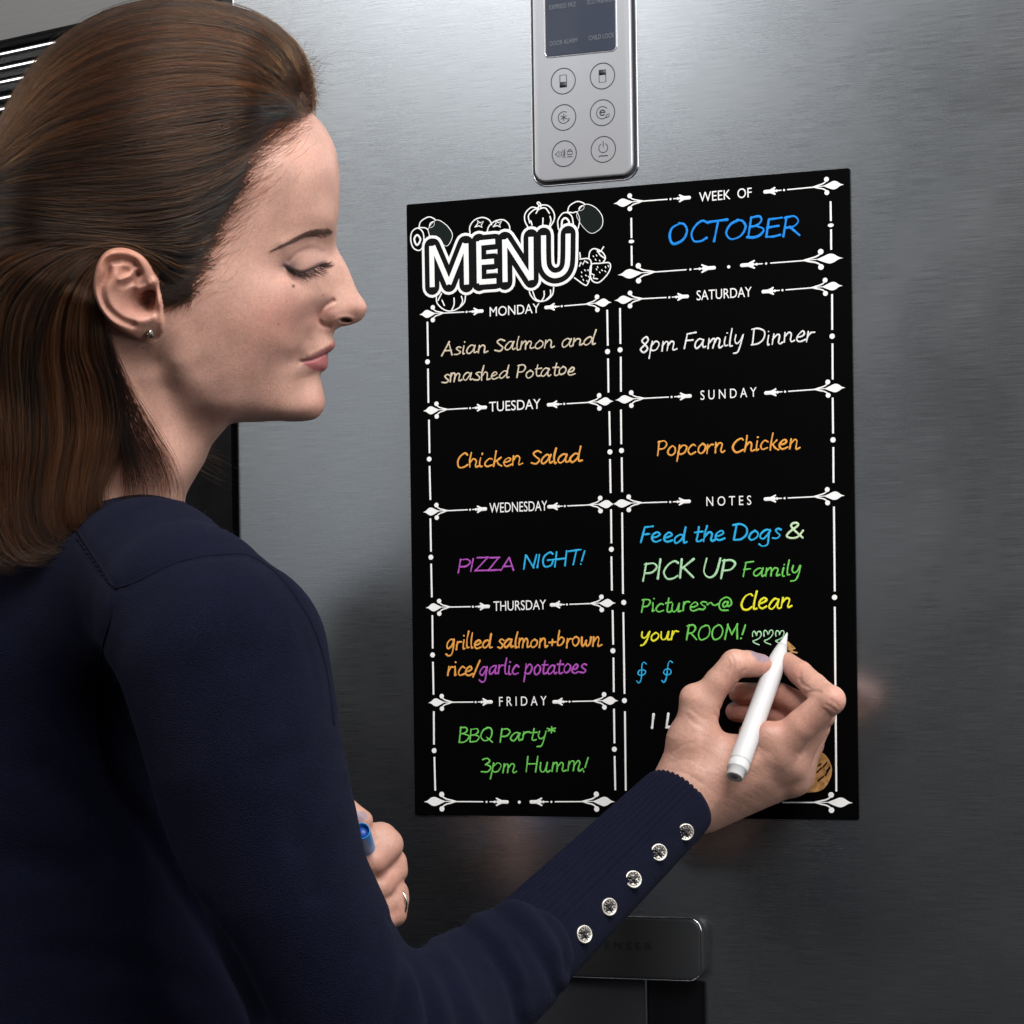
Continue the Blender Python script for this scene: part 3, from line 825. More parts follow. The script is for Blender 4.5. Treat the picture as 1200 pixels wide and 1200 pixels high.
def grid_of(lo, hi, step):
    ax = [np.arange(l, h + step, step, dtype=np.float32) for l, h in zip(lo, hi)]
    return np.stack(np.meshgrid(*ax, indexing='ij'), -1)


def surface_nets(D, lo, step):
    S = D < 0
    n = np.array(D.shape)
    cs = [S[i:n[0] - 1 + i, j:n[1] - 1 + j, k:n[2] - 1 + k] for i in (0, 1) for j in (0, 1) for k in (0, 1)]
    cnt = sum(c.astype(np.int8) for c in cs)
    act = (cnt > 0) & (cnt < 8)
    I = np.argwhere(act)
    idx = -np.ones(act.shape, np.int64); idx[tuple(I.T)] = np.arange(len(I))
    acc = np.zeros((len(I), 3)); num = np.zeros(len(I))
    cor = [(i, j, k) for i in (0, 1) for j in (0, 1) for k in (0, 1)]
    val = {c: D[I[:, 0] + c[0], I[:, 1] + c[1], I[:, 2] + c[2]].astype(float) for c in cor}
    for c in cor:
        for ax in range(3):
            if c[ax]: continue
            e = list(c); e[ax] = 1; e = tuple(e)
            a, b = val[c], val[e]; m = (a < 0) != (b < 0)
            t = np.where(m, a / np.where(m, a - b, 1), 0)
            p = np.tile(np.array(c, float), (len(I), 1)); p[:, ax] = t
            acc += p * m[:, None]; num += m
    V = (I + acc / num[:, None]) * step + np.asarray(lo, float)
    quads = []
    for ax in range(3):
        u, v = [(1, 2), (2, 0), (0, 1)][ax]
        sl0 = [slice(None)] * 3; sl1 = [slice(None)] * 3
        sl0[ax] = slice(0, n[ax] - 1); sl1[ax] = slice(1, n[ax])
        a, b = S[tuple(sl0)], S[tuple(sl1)]
        E = np.argwhere(a != b)
        ok = (E[:, u] > 0) & (E[:, v] > 0) & (E[:, u] < n[u] - 1) & (E[:, v] < n[v] - 1)
        E = E[ok]; ins = a[tuple(E.T)]

        def off(du, dv):
            q = E.copy(); q[:, u] -= du; q[:, v] -= dv
            return idx[tuple(q.T)]
        q = np.stack([off(1, 1), off(0, 1), off(0, 0), off(1, 0)], 1)
        q[~ins] = q[~ins][:, ::-1]
        quads.append(q)
    return V, np.concatenate(quads)


def relax(V, Fq, it=2, f=0.5):
    E = np.concatenate([Fq[:, [i, (i + 1) % 4]] for i in range(4)])
    for _ in range(it):
        acc = np.zeros_like(V); c = np.zeros(len(V))
        np.add.at(acc, E[:, 0], V[E[:, 1]]); np.add.at(acc, E[:, 1], V[E[:, 0]])
        np.add.at(c, E[:, 0], 1); np.add.at(c, E[:, 1], 1)
        V = V + f * (acc / np.maximum(c, 1)[:, None] - V)
    return V


def vnormals(V, Fq):
    a = np.cross(V[Fq[:, 2]] - V[Fq[:, 0]], V[Fq[:, 3]] - V[Fq[:, 1]])
    n = np.zeros_like(V)
    for i in range(4): np.add.at(n, Fq[:, i], a)
    return n / (np.linalg.norm(n, axis=1)[:, None] + 1e-12)


def path_d(x, y, P):
    """pixel distance from points to a polyline"""
    P = np.asarray(P, float); d = np.full(np.shape(x), 1e9)
    for (ax_, ay), (bx, by) in zip(P[:-1], P[1:]):
        l2 = (bx - ax_) ** 2 + (by - ay) ** 2 + 1e-9
        t = np.clip(((x - ax_) * (bx - ax_) + (y - ay) * (by - ay)) / l2, 0, 1)
        d = np.minimum(d, np.hypot(x - ax_ - t * (bx - ax_), y - ay - t * (by - ay)))
    return d


def g2(x, y, cx, cy, sx, sy=None, ang=0.0):
    sy = sy or sx; c, s = math.cos(ang), math.sin(ang)
    u = (x - cx) * c + (y - cy) * s; v = -(x - cx) * s + (y - cy) * c
    return np.exp(-0.5 * ((u / sx) ** 2 + (v / sy) ** 2))


def sstep(a, b, x):
    t = np.clip((x - a) / (b - a), 0, 1)
    return t * t * (3 - 2 * t)


person = empty('person', tuple(PD(200, 1150, 1.45)), 'person in a navy sweater with brown half-up hair, writing on the menu board', 'person')

# ------------------------------------------------------------------ sweater
SW = [  # chains of (pixel x, pixel y, depth m, radius mm)
    [(170, 672, 1.385, 33), (222, 722, 1.345, 50), (262, 772, 1.325, 56), (290, 890, 1.315, 51.5), (328, 1035, 1.315, 47), (384, 1150, 1.325, 46), (440, 1240, 1.345, 46)],
    [(440, 1240, 1.345, 46), (545, 1170, 1.41, 38), (605, 1124, 1.448, 34.0)],
    [(40, 790, 1.52, 108), (30, 1000, 1.53, 118), (60, 1400, 1.53, 140)],
    [(110, 690, 1.475, 46), (30, 720, 1.49, 70)],
    [(165, 672, 1.455, 40), (110, 690, 1.475, 46)],
    [(190, 690, 1.40, 40), (130, 720, 1.46, 62)],
    [(120, 760, 1.62, 60), (140, 1000, 1.66, 52), (230, 1110, 1.69, 44), (345, 1045, 1.665, 30)],
    [(150, 900, 1.55, 95), (170, 1400, 1.56, 120)],
]


def chain_field(G, chains, k, inflate=0.0):
    out = None
    for ci, ch in enumerate(chains):
        d = None
        for a, b in zip(ch[:-1], ch[1:]):
            q = cone_d(G, cam_xyz(*a[:3]), cam_xyz(*b[:3]), a[3] / 1000, b[3] / 1000)
            d = q if d is None else np.minimum(d, q)
        out = d if out is None else smin(out, d, k)
    return out - inflate


slo = np.array([-0.50, -0.33, 1.235]); shi = np.array([0.09, 0.115, 1.80])
STEP = 0.0036
G = grid_of(slo, shi, STEP)
D = chain_field(G, SW, 0.042)
V, Q = surface_nets(D, slo, STEP)
V = relax(V, Q, 2)
Nn = vnormals(V, Q)
vx = CX + F_PX * V[:, 0] / V[:, 2]; vy = CY - F_PX * V[:, 1] / V[:, 2]
front = sstep(0.55, -0.25, Nn[:, 2])
disp = np.zeros(len(V))
FOLDS = [  # pixel path, depth mm, width px
    ([(118, 800), (116, 821), (123, 886), (141, 929), (179, 983), (217, 1048), (271, 1130), (303, 1195)], -5.0, 7),
    ([(150, 900), (185, 965), (230, 1045)], 1.6, 12),
    ([(466, 1075), (490, 1118), (505, 1165), (512, 1210)], -5.0, 6), ([(478, 1100), (476, 1150), (462, 1205)], -3.0, 6),
    ([(494, 1104), (525, 1150), (545, 1205)], -2.6, 6), ([(506, 1102), (532, 1140), (560, 1200)], 2.2, 6),
    ([(541, 1082), (570, 1106), (598, 1150), (612, 1200)], -2.8, 5), ([(556, 1076), (588, 1105), (612, 1150)], 2.2, 5),
    ([(575, 1060), (612, 1090), (640, 1130), (655, 1165)], -2.4, 4.5), ([(590, 1050), (622, 1076), (650, 1115)], 1.8, 5),
    ([(606, 1040), (632, 1062), (660, 1100), (668, 1140)], -2.6, 4),
    ([(398, 880), (360, 935), (345, 990)], -1.8, 10), ([(402, 925), (375, 985), (370, 1050)], -1.6, 9), ([(386, 850), (350, 880), (300, 900)], -1.2, 12),
    ([(40, 900), (110, 950), (150, 1010)], -2.0, 14), ([(10, 1000), (90, 1030), (150, 1080)], -2.0, 14), ([(60, 1120), (150, 1130), (230, 1160)], -2.2, 14), ([(110, 1040), (165, 1100), (200, 1180)], 2.0, 14),
    ([(300, 660), (338, 700), (362, 760), (378, 830)], -0.9, 5),
]
for P, dep, wd in FOLDS:
    d = path_d(vx, vy, catmull(np.array(P, float), 5))
    disp += front * 1.15 * dep / 1000 * np.exp(-0.5 * (d / wd) ** 2)
SEAMS = [[(86, 612), (89, 620), (110, 652), (133, 688)], [(133, 690), (155, 684), (179, 672), (205, 660), (233, 653), (262, 650), (292, 651), (325, 673), (350, 705), (368, 738), (381, 780), (387, 815), (391, 850)],
         [(133, 690), (131, 720), (124, 745), (118, 770), (115, 800), (117, 845), (123, 886)]]
for P in SEAMS:
    d = path_d(vx, vy, catmull(np.array(P, float), 5))
    disp += front * -0.0011 * np.exp(-0.5 * (d / 2.6) ** 2)
V2 = relax(V + Nn * disp[:, None], Q, 1, 0.5)
SWV, SWQ = V2, Q

M['knit'] = mat('navy_knit', (0.0075, 0.0085, 0.024), 0.92, 0, 0.1)
m = M['knit']; b = bsdf(m)
b.inputs['Sheen Weight'].default_value = 0.035; b.inputs['Sheen Roughness'].default_value = 0.45; b.inputs['Sheen Tint'].default_value = (0.35, 0.42, 0.75, 1)
tc = N(m, 'ShaderNodeTexCoord')
n1 = N(m, 'ShaderNodeTexNoise'); n1.inputs['Scale'].default_value = 1000; n1.inputs['Detail'].default_value = 4; n1.inputs['Roughness'].default_value = 0.7
n2 = N(m, 'ShaderNodeTexNoise'); n2.inputs['Scale'].default_value = 60; n2.inputs['Detail'].default_value = 3
vo = N(m, 'ShaderNodeTexVoronoi'); vo.inputs['Scale'].default_value = 1500
for q in (n1, n2, vo): L(m, tc.outputs['Object'], q.inputs['Vector'])
mx = N(m, 'ShaderNodeMath', operation='ADD'); L(m, n1.outputs[0], mx.inputs[0]); L(m, vo.outputs[0], mx.inputs[1])
bm_ = N(m, 'ShaderNodeBump'); bm_.inputs['Strength'].default_value = 0.6; bm_.inputs['Distance'].default_value = 0.0009
L(m, mx.outputs[0], bm_.inputs['Height']); L(m, bm_.outputs[0], b.inputs['Normal'])
cr = N(m, 'ShaderNodeValToRGB'); cr.color_ramp.elements[0].color = (0.0015, 0.0019, 0.0066, 1); cr.color_ramp.elements[1].color = (0.0053, 0.0066, 0.0218, 1)
cr.color_ramp.elements[0].position = 0.3; cr.color_ramp.elements[1].position = 0.75
mm_ = N(m, 'ShaderNodeMixRGB'); mm_.inputs[0].default_value = 0.25; L(m, n1.outputs[0], mm_.inputs[1]); L(m, n2.outputs[0], mm_.inputs[2])
L(m, mm_.outputs[0], cr.inputs[0]); L(m, cr.outputs[0], b.inputs['Base Color'])
M['seam'] = mat('navy_seam', (0.004, 0.0045, 0.012), 0.95, 0, 0.1)

sweater = mesh_np('sweater', to_world(V2), Q, M['knit'], person)
from mathutils.bvhtree import BVHTree
_bv = BVHTree.FromPolygons([tuple(v) for v in to_world(V2)], [tuple(int(i) for i in f) for f in Q])


def on_sweater(px, py, lift=0.0):
    r = ray(px, py); r = r / np.linalg.norm(r)
    hit = _bv.ray_cast(Vector(CAM), Vector(r))
    return None if hit[0] is None else (np.array(hit[0]) - r * lift, np.array(hit[1]))


for i, P in enumerate(SEAMS):
    pts = resample(catmull(np.array(P, float), 6), 60)
    W = [on_sweater(x, y, -0.0003) for x, y in pts]
    W = np.array([w[0] for w in W if w is not None])
    mb = MB(); tube(mb, W, 0.00075, 6)
    mb.build('seam', M['seam'], sweater, True)
# fashioning stitches beside the neck seam
for i in range(11):
    x, y = 92 + 3.6 * i, 632 + 5.0 * i
    a_, b_ = on_sweater(x - 2.0, y - 0.6, 0.0002), on_sweater(x + 1.2, y + 2.2, 0.0002)
    if a_ is None or b_ is None: continue
    mb = MB(); tube(mb, np.array([a_[0], b_[0]]), 0.0006, 6); mb.build('stitch', M['seam'], sweater, True)

# ribbed cuff with its buttoned placket
A0 = np.array([608.0, 1121.0]); A1 = np.array([794.5, 938.5])
dirp = (A1 - A0) / np.linalg.norm(A1 - A0); nrp = np.array([-dirp[1], dirp[0]])      # nrp points down-right in the picture
mb = MB(); nu, nf = 60, 480
z0_, z1_ = 1.452, 1.592
rings = []
for i in range(nu + 1):
    t = i / nu
    c = A0 + (A1 - A0) * t; z = z0_ + (z1_ - z0_) * t
    hw = 61.0 + (46.5 - 61.0) * t ** 0.9              # half width in pixels
    if t > 0.97: hw -= 1.0 * ((t - .97) / .03)
    C3 = cam_xyz(c[0], c[1], z)
    ax = cam_xyz(*(c + nrp * 1.0), z) - C3; pxm = np.linalg.norm(ax); ax /= pxm
    T3 = cam_xyz(*A1, z1_) - cam_xyz(*A0, z0_); T3 /= np.linalg.norm(T3)
    bz = np.cross(T3, ax); bz /= np.linalg.norm(bz)
    if bz[2] > 0: bz = -bz                             # towards the viewer
    R_ = hw * pxm
    # the end of the cuff is cut square to the arm but sags round the wrist
    for j in range(nf):
        ph = 2 * math.pi * j / nf                      # 0 = upper edge, 90 deg = facing the viewer, 180 = lower edge
        co, si = -math.cos(ph), math.sin(ph)
        dg_ = math.degrees(ph)
        plk = sstep(97, 100, dg_) * (1 - sstep(196, 199, dg_))
        rib = (1 - plk) * 0.0019 * (abs(math.sin(ph * 20)) ** 0.7 - 0.75) + plk * 0.0011
        if 0.004 < t < 0.03: rib *= 1.0
        rr = R_ + rib
        bow = 0.006 * math.sin(ph) * sstep(0.75, 1.0, t) if si > 0 else 0.0
        p = C3 + ax * co * rr + bz * si * rr * 0.82 - T3 * bow * 0.35
        rings.append(p)
inner = []
for (t, hwf) in ((0.985, 0.93), (0.8, 0.86)):
    c = A0 + (A1 - A0) * t; z = z0_ + (z1_ - z0_) * t; hw = (61 - 14.5 * t) * hwf
    C3 = cam_xyz(c[0], c[1], z)
    for j in range(nf):
        ph = 2 * math.pi * j / nf
        inner.append(C3 + ax * -math.cos(ph) * hw * pxm + bz * math.sin(ph) * hw * pxm * 0.82)
Vc = np.array(rings + inner); nr = nu + 3
Qc = np.array([(i * nf + j, i * nf + (j + 1) % nf, (i + 1) * nf + (j + 1) % nf, (i + 1) * nf + j) for i in range(nr - 1) for j in range(nf)])
cuff = mesh_np('cuff', to_world(Vc), Qc, M['knit'], sweater)
_bvc = BVHTree.FromPolygons([tuple(v) for v in to_world(Vc)], [tuple(int(i) for i in f) for f in Qc])
M['button'] = noise_fx(mat('aged_silver', (0.60, 0.57, 0.52), 0.4, 0.9), (1, 1, 1), 900, 4, rough=(0.34, 0.5), col=((0.46, 0.44, 0.40), (0.72, 0.69, 0.63)))
M['button_dark'] = mat('button_recess', (0.012, 0.011, 0.012), 0.5)
BUT = [(802.5, 975), (771, 999.3), (741, 1031), (712.3, 1063), (683, 1095.3)]
for i, (bx, by) in enumerate(BUT):
    r = ray(bx, by); r /= np.linalg.norm(r)
    hit = _bvc.ray_cast(Vector(CAM), Vector(r))
    if hit[0] is None: continue
    P = np.array(hit[0]); nn = np.array(hit[1]); nn = nn if nn @ r < 0 else -nn
    nn = nn * 0.62 - r * 0.38 - 0.12 * CR + 0.09 * np.random.default_rng(40 + i).normal(0, 1, 3); nn /= np.linalg.norm(nn)
    mb = MB(); R0 = 0.0056
    lathe(mb, P - nn * 0.001, P + nn, [(0, R0 * .9), (0.0022, R0), (0.0031, R0 * .96), (0.0034, R0 * .88), (0.0031, R0 * .76), (0.0024, R0 * .66), (0.0022, R0 * .5), (0.0022, R0 * .2)], 40)
    u = np.cross(nn, CU); u /= np.linalg.norm(u); v = np.cross(nn, u)
    bt = mb.build('button', M['button'], cuff, True)
    dk = MB()
    for s1, s2 in ((1, 1), (1, -1), (-1, 1), (-1, -1)):
        c = P + nn * 0.0019 + (u * s1 * 0.24 + v * s2 * 0.24) * R0
        lathe(dk, c, c + nn, [(0, R0 * .21), (0.0004, R0 * .20), (0.0006, R0 * .12)], 12)
    tube(dk, np.array([P + nn * 0.0016 + (u * .5 + v * .32) * R0 * .6, P + nn * 0.0028, P + nn * 0.0016 - (u * .5 + v * .32) * R0 * .6]), 0.0007, 6)
    dk.build('thread', M['button_dark'], bt, True)
    dt = MB()
    for k in range(12):
        a = 2 * math.pi * k / 12
        c = P + nn * 0.0021 + (u * math.cos(a) + v * math.sin(a)) * R0 * .62
        lathe(dt, c - nn * 0.0008, c + nn, [(0, R0 * .085), (0.0012, R0 * .06), (0.0014, R0 * .02)], 8)
    dt.build('relief', M['button'], bt, True)

# ------------------------------------------------------------------ hands
def seg(G, ch, k, zs=1.0):
    d = None
    for a, b in zip(ch[:-1], ch[1:]):
        q = cone_d(G, hz(*a[:3]), hz(*b[:3]), a[3] / 1000, b[3] / 1000, zs)
        d = q if d is None else smin(d, q, k)
    return d


PALM = [[(690, 1055, 92, 24), (770, 968, 62, 23.5), (810, 928, 46, 22.5)],
        [(810, 928, 46, 22.5), (908, 881, 38, 13.5)],
        [(812, 928, 40, 22), (925, 893, 28, 12.5)],
        [(826, 938, 34, 18), (931, 903, 19, 11)],
        [(828, 940, 30, 17), (934, 911, 13, 9.8)],
        [(808, 922, 46, 21), (813, 868, 48, 17.0), (822, 828, 48, 11.2)],
        [(836, 885, 42, 13), (884, 884, 36, 12)]]
FING = [  # thumb, index, middle, ring, little
    [(818, 836, 48, 12), (823, 825, 48, 11.0), (842, 799, 47, 9.2), (861, 778, 44, 9.4), (876, 778, 36, 8.6), (891, 780, 27, 7.8)],
    [(908, 881, 38, 13.5), (940, 850, 42, 10.8), (971, 821, 44, 9.7), (954, 804, 34, 8.4), (938, 789, 24, 8.0), (922, 776, 12, 6.8)],
    [(925, 892, 28, 12), (962, 838, 26, 9.3), (915, 815, 13, 8.0), (866, 812, 16, 7.0)],
    [(932, 903, 20, 11), (957, 850, 12, 9.2), (905, 838, 9, 7.6), (862, 834, 12, 6.8)],
    [(934, 910, 13, 9.6), (950, 872, 10, 8.6), (905, 862, 8, 6.6), (876, 858, 9, 6.0)],
]


def hand_mesh(palm, fing, lo_px, hi_px, hr_, step, kp, kf, extra=None):
    cs = np.array([hz(x, y, h) for x in (lo_px[0], hi_px[0]) for y in (lo_px[1], hi_px[1]) for h in hr_])
    lo, hi = cs.min(0), cs.max(0)
    G = grid_of(lo, hi, step)
    p = None
    for ch in palm:
        d = seg(G, ch, 0.004); p = d if p is None else smin(p, d, kp)
    out = None
    for f in fing:
        d = smin(p, seg(G, f, 0.0016), kf)
        out = d if out is None else smin(out, d, 0.0007)
    if extra: out = extra(G, out)
    V, Q = surface_nets(out, lo, step)
    return relax(V, Q, 2, 0.5), Q


def rh_extra(G, d):
    # knuckle of the thumb and of the index finger, nail plates
    for (x, y, h, r, k) in ((812, 817, 50, 8.5, .006), (976, 820, 46, 7.2, .005), (898, 862, 47, 9.5, .008), (930, 918, 19, 8, .006)):
        c = hz(x, y, h).astype(np.float32); q = G - c
        d = smin(d, np.sqrt((q * q).sum(-1)) - r / 1000, k)
    return d


RV, RQ = hand_mesh(PALM, FING, (728, 742), (1000, 1010), (-2, 98), 0.0008, 0.009, 0.005, rh_extra)
rx = CX + F_PX * RV[:, 0] / RV[:, 2]; ry = CY - F_PX * RV[:, 1] / RV[:, 2]
rn = vnormals(RV, RQ); fr_ = rn[:, 2] < 0.2; dsp = np.zeros(len(RV))
for P, dep, wd in (  # creases and tendons of the writing hand: pixels, mm, pixel width
        ([(937, 796), (941, 802), (948, 806)], -0.8, 1.5), ([(938, 790), (936, 797), (939, 803)], -0.7, 1.3), ([(945, 812), (952, 810), (961, 811)], -0.8, 1.6),
        ([(968, 826), (974, 829), (979, 833)], -0.4, 1.2), ([(972, 820), (978, 823), (983, 828)], -0.35, 1.2), ([(965, 831), (970, 835), (974, 840)], -0.3, 1.2),
        ([(972, 853), (958, 863), (946, 876), (938, 884)], -0.9, 2.2), ([(862, 766), (866, 772), (866, 780)], -0.45, 1.4), ([(857, 768), (860, 774), (860, 783)], -0.4, 1.4), ([(852, 772), (855, 778), (854, 786)], -0.3, 1.3),
        ([(865, 795), (868, 789), (873, 785)], -0.5, 1.5), ([(805, 838), (812, 846), (822, 852)], -0.35, 1.8), ([(810, 832), (818, 838), (827, 843)], -0.3, 1.6),
        ([(838, 838), (846, 848), (852, 852), (858, 853)], -0.6, 2.0), ([(842, 829), (852, 843), (862, 850)], -0.5, 1.6), ([(826, 952), (850, 930), (872, 905), (895, 888)], 0.7, 6), ([(815, 905), (818, 885), (820, 855)], 0.7, 5),
        ([(868, 915), (888, 904), (906, 902)], -1.1, 8), ([(905, 915), (920, 926)], -0.7, 6), ([(790, 880), (803, 872), (815, 870)], -0.3, 1.6), ([(778, 905), (800, 905), (824, 918)], -0.25, 1.6), ([(786, 893), (806, 890), (826, 900)], -0.22, 1.6)):
    dsp += np.where(fr_, dep / 1000 * np.exp(-0.5 * (path_d(rx, ry, catmull(np.array(P, float), 4)) / wd) ** 2), 0)
# fine lines running across the back of the hand and wrist
hr2 = np.random.default_rng(5)
for _ in range(150):
    x0, y0 = hr2.uniform(770, 905), hr2.uniform(850, 955); a_ = math.radians(hr2.normal(28, 10)); ln_ = hr2.uniform(6, 20)
    P = [(x0 - ln_ * math.cos(a_), y0 - ln_ * math.sin(a_)), (x0, y0 + hr2.normal(0, 1)), (x0 + ln_ * math.cos(a_), y0 + ln_ * math.sin(a_))]
    dsp += np.where(fr_, -0.00006 * np.exp(-0.5 * (path_d(rx, ry, P) / 0.9) ** 2), 0)
RV = RV + rn * np.clip(dsp * 0.8, -0.0016, 0.0016)[:, None]
LPALM = [[(318, 1060, 138, 23), (395, 1018, 118, 21)], [(395, 1018, 118, 21), (420, 985, 112, 12)], [(395, 1018, 118, 21), (430, 1045, 108, 13)]]
LFING = [[(398, 985, 120, 11), (404, 950, 118, 9), (424, 962, 114, 7.6)],
         [(415, 985, 112, 11), (446, 984, 100, 11.5), (453, 990, 99, 11), (438, 1009, 114, 9.6)],
         [(422, 1004, 110, 11), (459, 1011, 90, 10), (461, 1020, 90, 9.5), (446, 1040, 106, 8.6)],
         [(428, 1030, 108, 10), (463, 1046, 92, 8.8), (464, 1054, 93, 8.6), (448, 1066, 106, 8)],
         [(430, 1050, 108, 9), (464, 1062, 95, 7.8), (463, 1072, 96, 7.6), (452, 1078, 106, 7)]]
LV, LQ = hand_mesh(LPALM, LFING, (300, 925), (500, 1110), (60, 175), 0.0014, 0.008, 0.004)

SKIN = np.array([0.535, 0.306, 0.238])


def hand_tint(V, nails, red):
    x = CX + F_PX * V[:, 0] / V[:, 2]; y = CY - F_PX * V[:, 1] / V[:, 2]
    c = np.tile(SKIN * [1.0, 0.97, 0.95], (len(V), 1))
    for (cx, cy, s, a) in red:
        w = (a * g2(x, y, cx, cy, s))[:, None]
        c = c * (1 - w) + w * np.array([0.44, 0.175, 0.135])
    for (px, py, h, rx, ry, rz) in nails:
        q = V - hz(px, py, h)
        w = (sstep(1.15, 0.95, np.sqrt((q[:, 0] / rx) ** 2 + (q[:, 1] / ry) ** 2 + (q[:, 2] / rz) ** 2)))[:, None]
        c = c * (1 - w) + w * np.array([0.33, 0.235, 0.27])
    return c


def hand_tint_r(V):
    x = CX + F_PX * V[:, 0] / V[:, 2]; y = CY - F_PX * V[:, 1] / V[:, 2]
    c = hand_tint(V, [(891.5, 766, 31, .0078, .0060, .013), (882, 797, 20, .003, .003, .006), (856, 822.5, 16, .005, .002, .006)],
                  [(866, 812, 12, .75), (862, 834, 10, .7), (925, 790, 13, .55), (893, 786, 9, .35), (955, 850, 14, .25), (978, 822, 9, .35), (865, 848, 10, .5), (905, 826, 20, .75)])
    return c


# ------------------------------------------------------------------ head: lateral relief over the profile
HO = PD(215, 300, 1.45)
HN = ray(215, 300); HN = HN / np.linalg.norm(HN)          # across the head, away from the viewer


def HP(px, py, w):
    """point w mm towards the viewer's side of the plane that halves the head, at a photo pixel of that plane"""
    r = ray(px, py)
    t = ((HO - CAM) @ HN) / (r @ HN)
    return CAM + r * t[..., None] - HN * (np.asarray(w, float) / 1000)[..., None]


PROFILE = [(356.7, 127), (366, 133), (373, 140), (381, 149.5), (386.7, 160), (391.5, 170), (394.6, 180), (397, 196.7), (398, 212), (398.2, 230), (397.3, 248), (395.6, 264), (394.2, 280), (394.6, 289),
           (397.5, 295.5), (401.7, 302.5), (408.3, 315), (414, 329), (418.6, 340), (423, 347), (427, 352.5), (429.6, 359), (429.3, 365), (426.4, 371.2), (421.5, 376), (414, 379.6), (406, 381.8), (399.5, 383.2),
           (394.2, 386), (391.2, 390), (390.9, 395), (392.2, 400), (392.8, 404), (391.4, 408), (387.8, 411.6), (384.0, 414.6), (384.3, 418.5), (384.6, 424), (383.6, 430), (380.6, 434.2), (376.6, 437), (375.4, 442), (376.6, 448), (378.8, 457),
           (380.4, 466), (380.6, 474), (378.6, 481), (374, 487.4), (367, 491.6), (357, 493.4), (343, 494), (323, 493.2), (300, 494.2), (283, 494.6), (270, 496.5), (262.5, 504), (254, 514), (247.5, 523), (240, 541), (234, 551), (228.8, 560), (221, 573.5), (217.2, 585),
           (216, 605), (216, 640), (222, 664), (120, 668), (58, 664), (52, 620), (58, 580), (62, 540), (62, 480), (56, 430), (46, 380), (34, 330), (22, 280), (16, 220), (24, 160), (46, 106), (84, 64), (130, 38), (190, 28), (240, 34), (290, 55), (328, 90), (345, 112)]
PROFILE = np.array(PROFILE, float)
POLY = catmull(PROFILE, 5, True)

CTRL = [  # pixel x, y, half width mm
    (200, 100, 62), (120, 120, 63), (260, 110, 55), (310, 130, 42), (200, 160, 71), (120, 170, 70), (60, 180, 52), (200, 230, 74), (100, 240, 72), (50, 250, 50), (280, 160, 60),
    (387.5, 200, 25), (377, 200, 36), (357, 200, 48), (337, 195, 56), (310, 195, 61.5), (280, 210, 66), (372, 165, 27), (352, 160, 39), (330, 160, 46.5),
    (388, 235, 25), (377, 240, 36), (357, 240, 49), (335, 240, 57), (300, 240, 63), (260, 250, 68), (386, 262, 25.5), (376, 264, 34.5), (362, 268, 43), (346, 272, 50), (325, 276, 56.5), (300, 280, 61), (265, 280, 66),
    (389, 284, 12), (382, 283, 20), (373, 284, 28.5), (361, 287, 38.5), (346, 290, 46.5), (330, 295, 53),
    (392, 298, 9.5), (384, 300, 16), (378, 304, 24.5), (371, 306, 31.5), (362, 308, 37.5), (350, 311, 42.5), (338, 314, 46), (326, 314, 51), (302, 315, 59), (400, 310, 8.5), (393, 318, 13.5),
    (386, 322, 20), (375, 328, 30), (364, 328, 38), (347, 334, 47), (330, 332, 53.5), (405, 328, 8.8), (398, 334, 12.0), (390, 338, 17.5), (380, 344, 26), (366, 348, 37),
    (320, 345, 58), (290, 345, 63.5), (250, 340, 67.5), (220, 340, 70), (192, 330, 71.5), (360, 362, 37), (345, 370, 46), (328, 380, 52.8), (300, 395, 58.8), (265, 395, 62.5), (230, 390, 65.5), (205, 385, 67),
    (369, 366, 26), (364, 380, 28.5), (386, 362, 17.8), (384, 372, 16.8), (398, 360, 15), (408, 356, 11.4), (418, 358, 9.0), (424, 361, 7.2), (412, 345, 8.8), (414, 370, 8.2), (395, 374, 13.5),
    (382, 392, 11), (374, 394, 18.6), (362, 398, 26), (350, 402, 34), (336, 406, 42.5), (386, 403, 9.5), (377, 407, 17), (366, 412, 22.5), (351, 419, 28), (340, 420, 34), (320, 424, 45), (296, 430, 52.8), (265, 430, 58.3), (235, 425, 61), (205, 420, 63),
    (379, 424, 9.5), (371, 427, 16), (360, 428, 22), (346, 432, 30), (371, 442, 10.5), (360, 446, 18), (340, 450, 31.2), (318, 452, 40), (290, 458, 47.5), (262, 458, 53), (235, 450, 57.5), (212, 440, 59),
    (373, 466, 14), (362, 472, 21), (345, 473, 27.5), (320, 472, 35), (295, 472, 41.5), (270, 472, 47.5), (246, 470, 51),
    (300, 485, 31), (330, 485, 26), (265, 487, 37), (245, 488, 40.5), (226, 474, 49.5), (212, 476, 49), (196, 450, 52.5), (185, 420, 57), (170, 440, 54), (150, 420, 57),
    (232, 510, 36), (215, 520, 43.5), (190, 510, 50), (150, 500, 54), (110, 480, 52), (80, 480, 36), (222, 545, 35), (205, 555, 43), (180, 550, 49), (140, 550, 54), (100, 550, 48), (203, 590, 38), (180, 595, 48), (140, 600, 57), (90, 600, 50), (200, 640, 50), (140, 640, 66), (80, 640, 55),
    (60, 330, 48), (90, 330, 64), (150, 330, 72), (90, 400, 58), (130, 380, 66)]


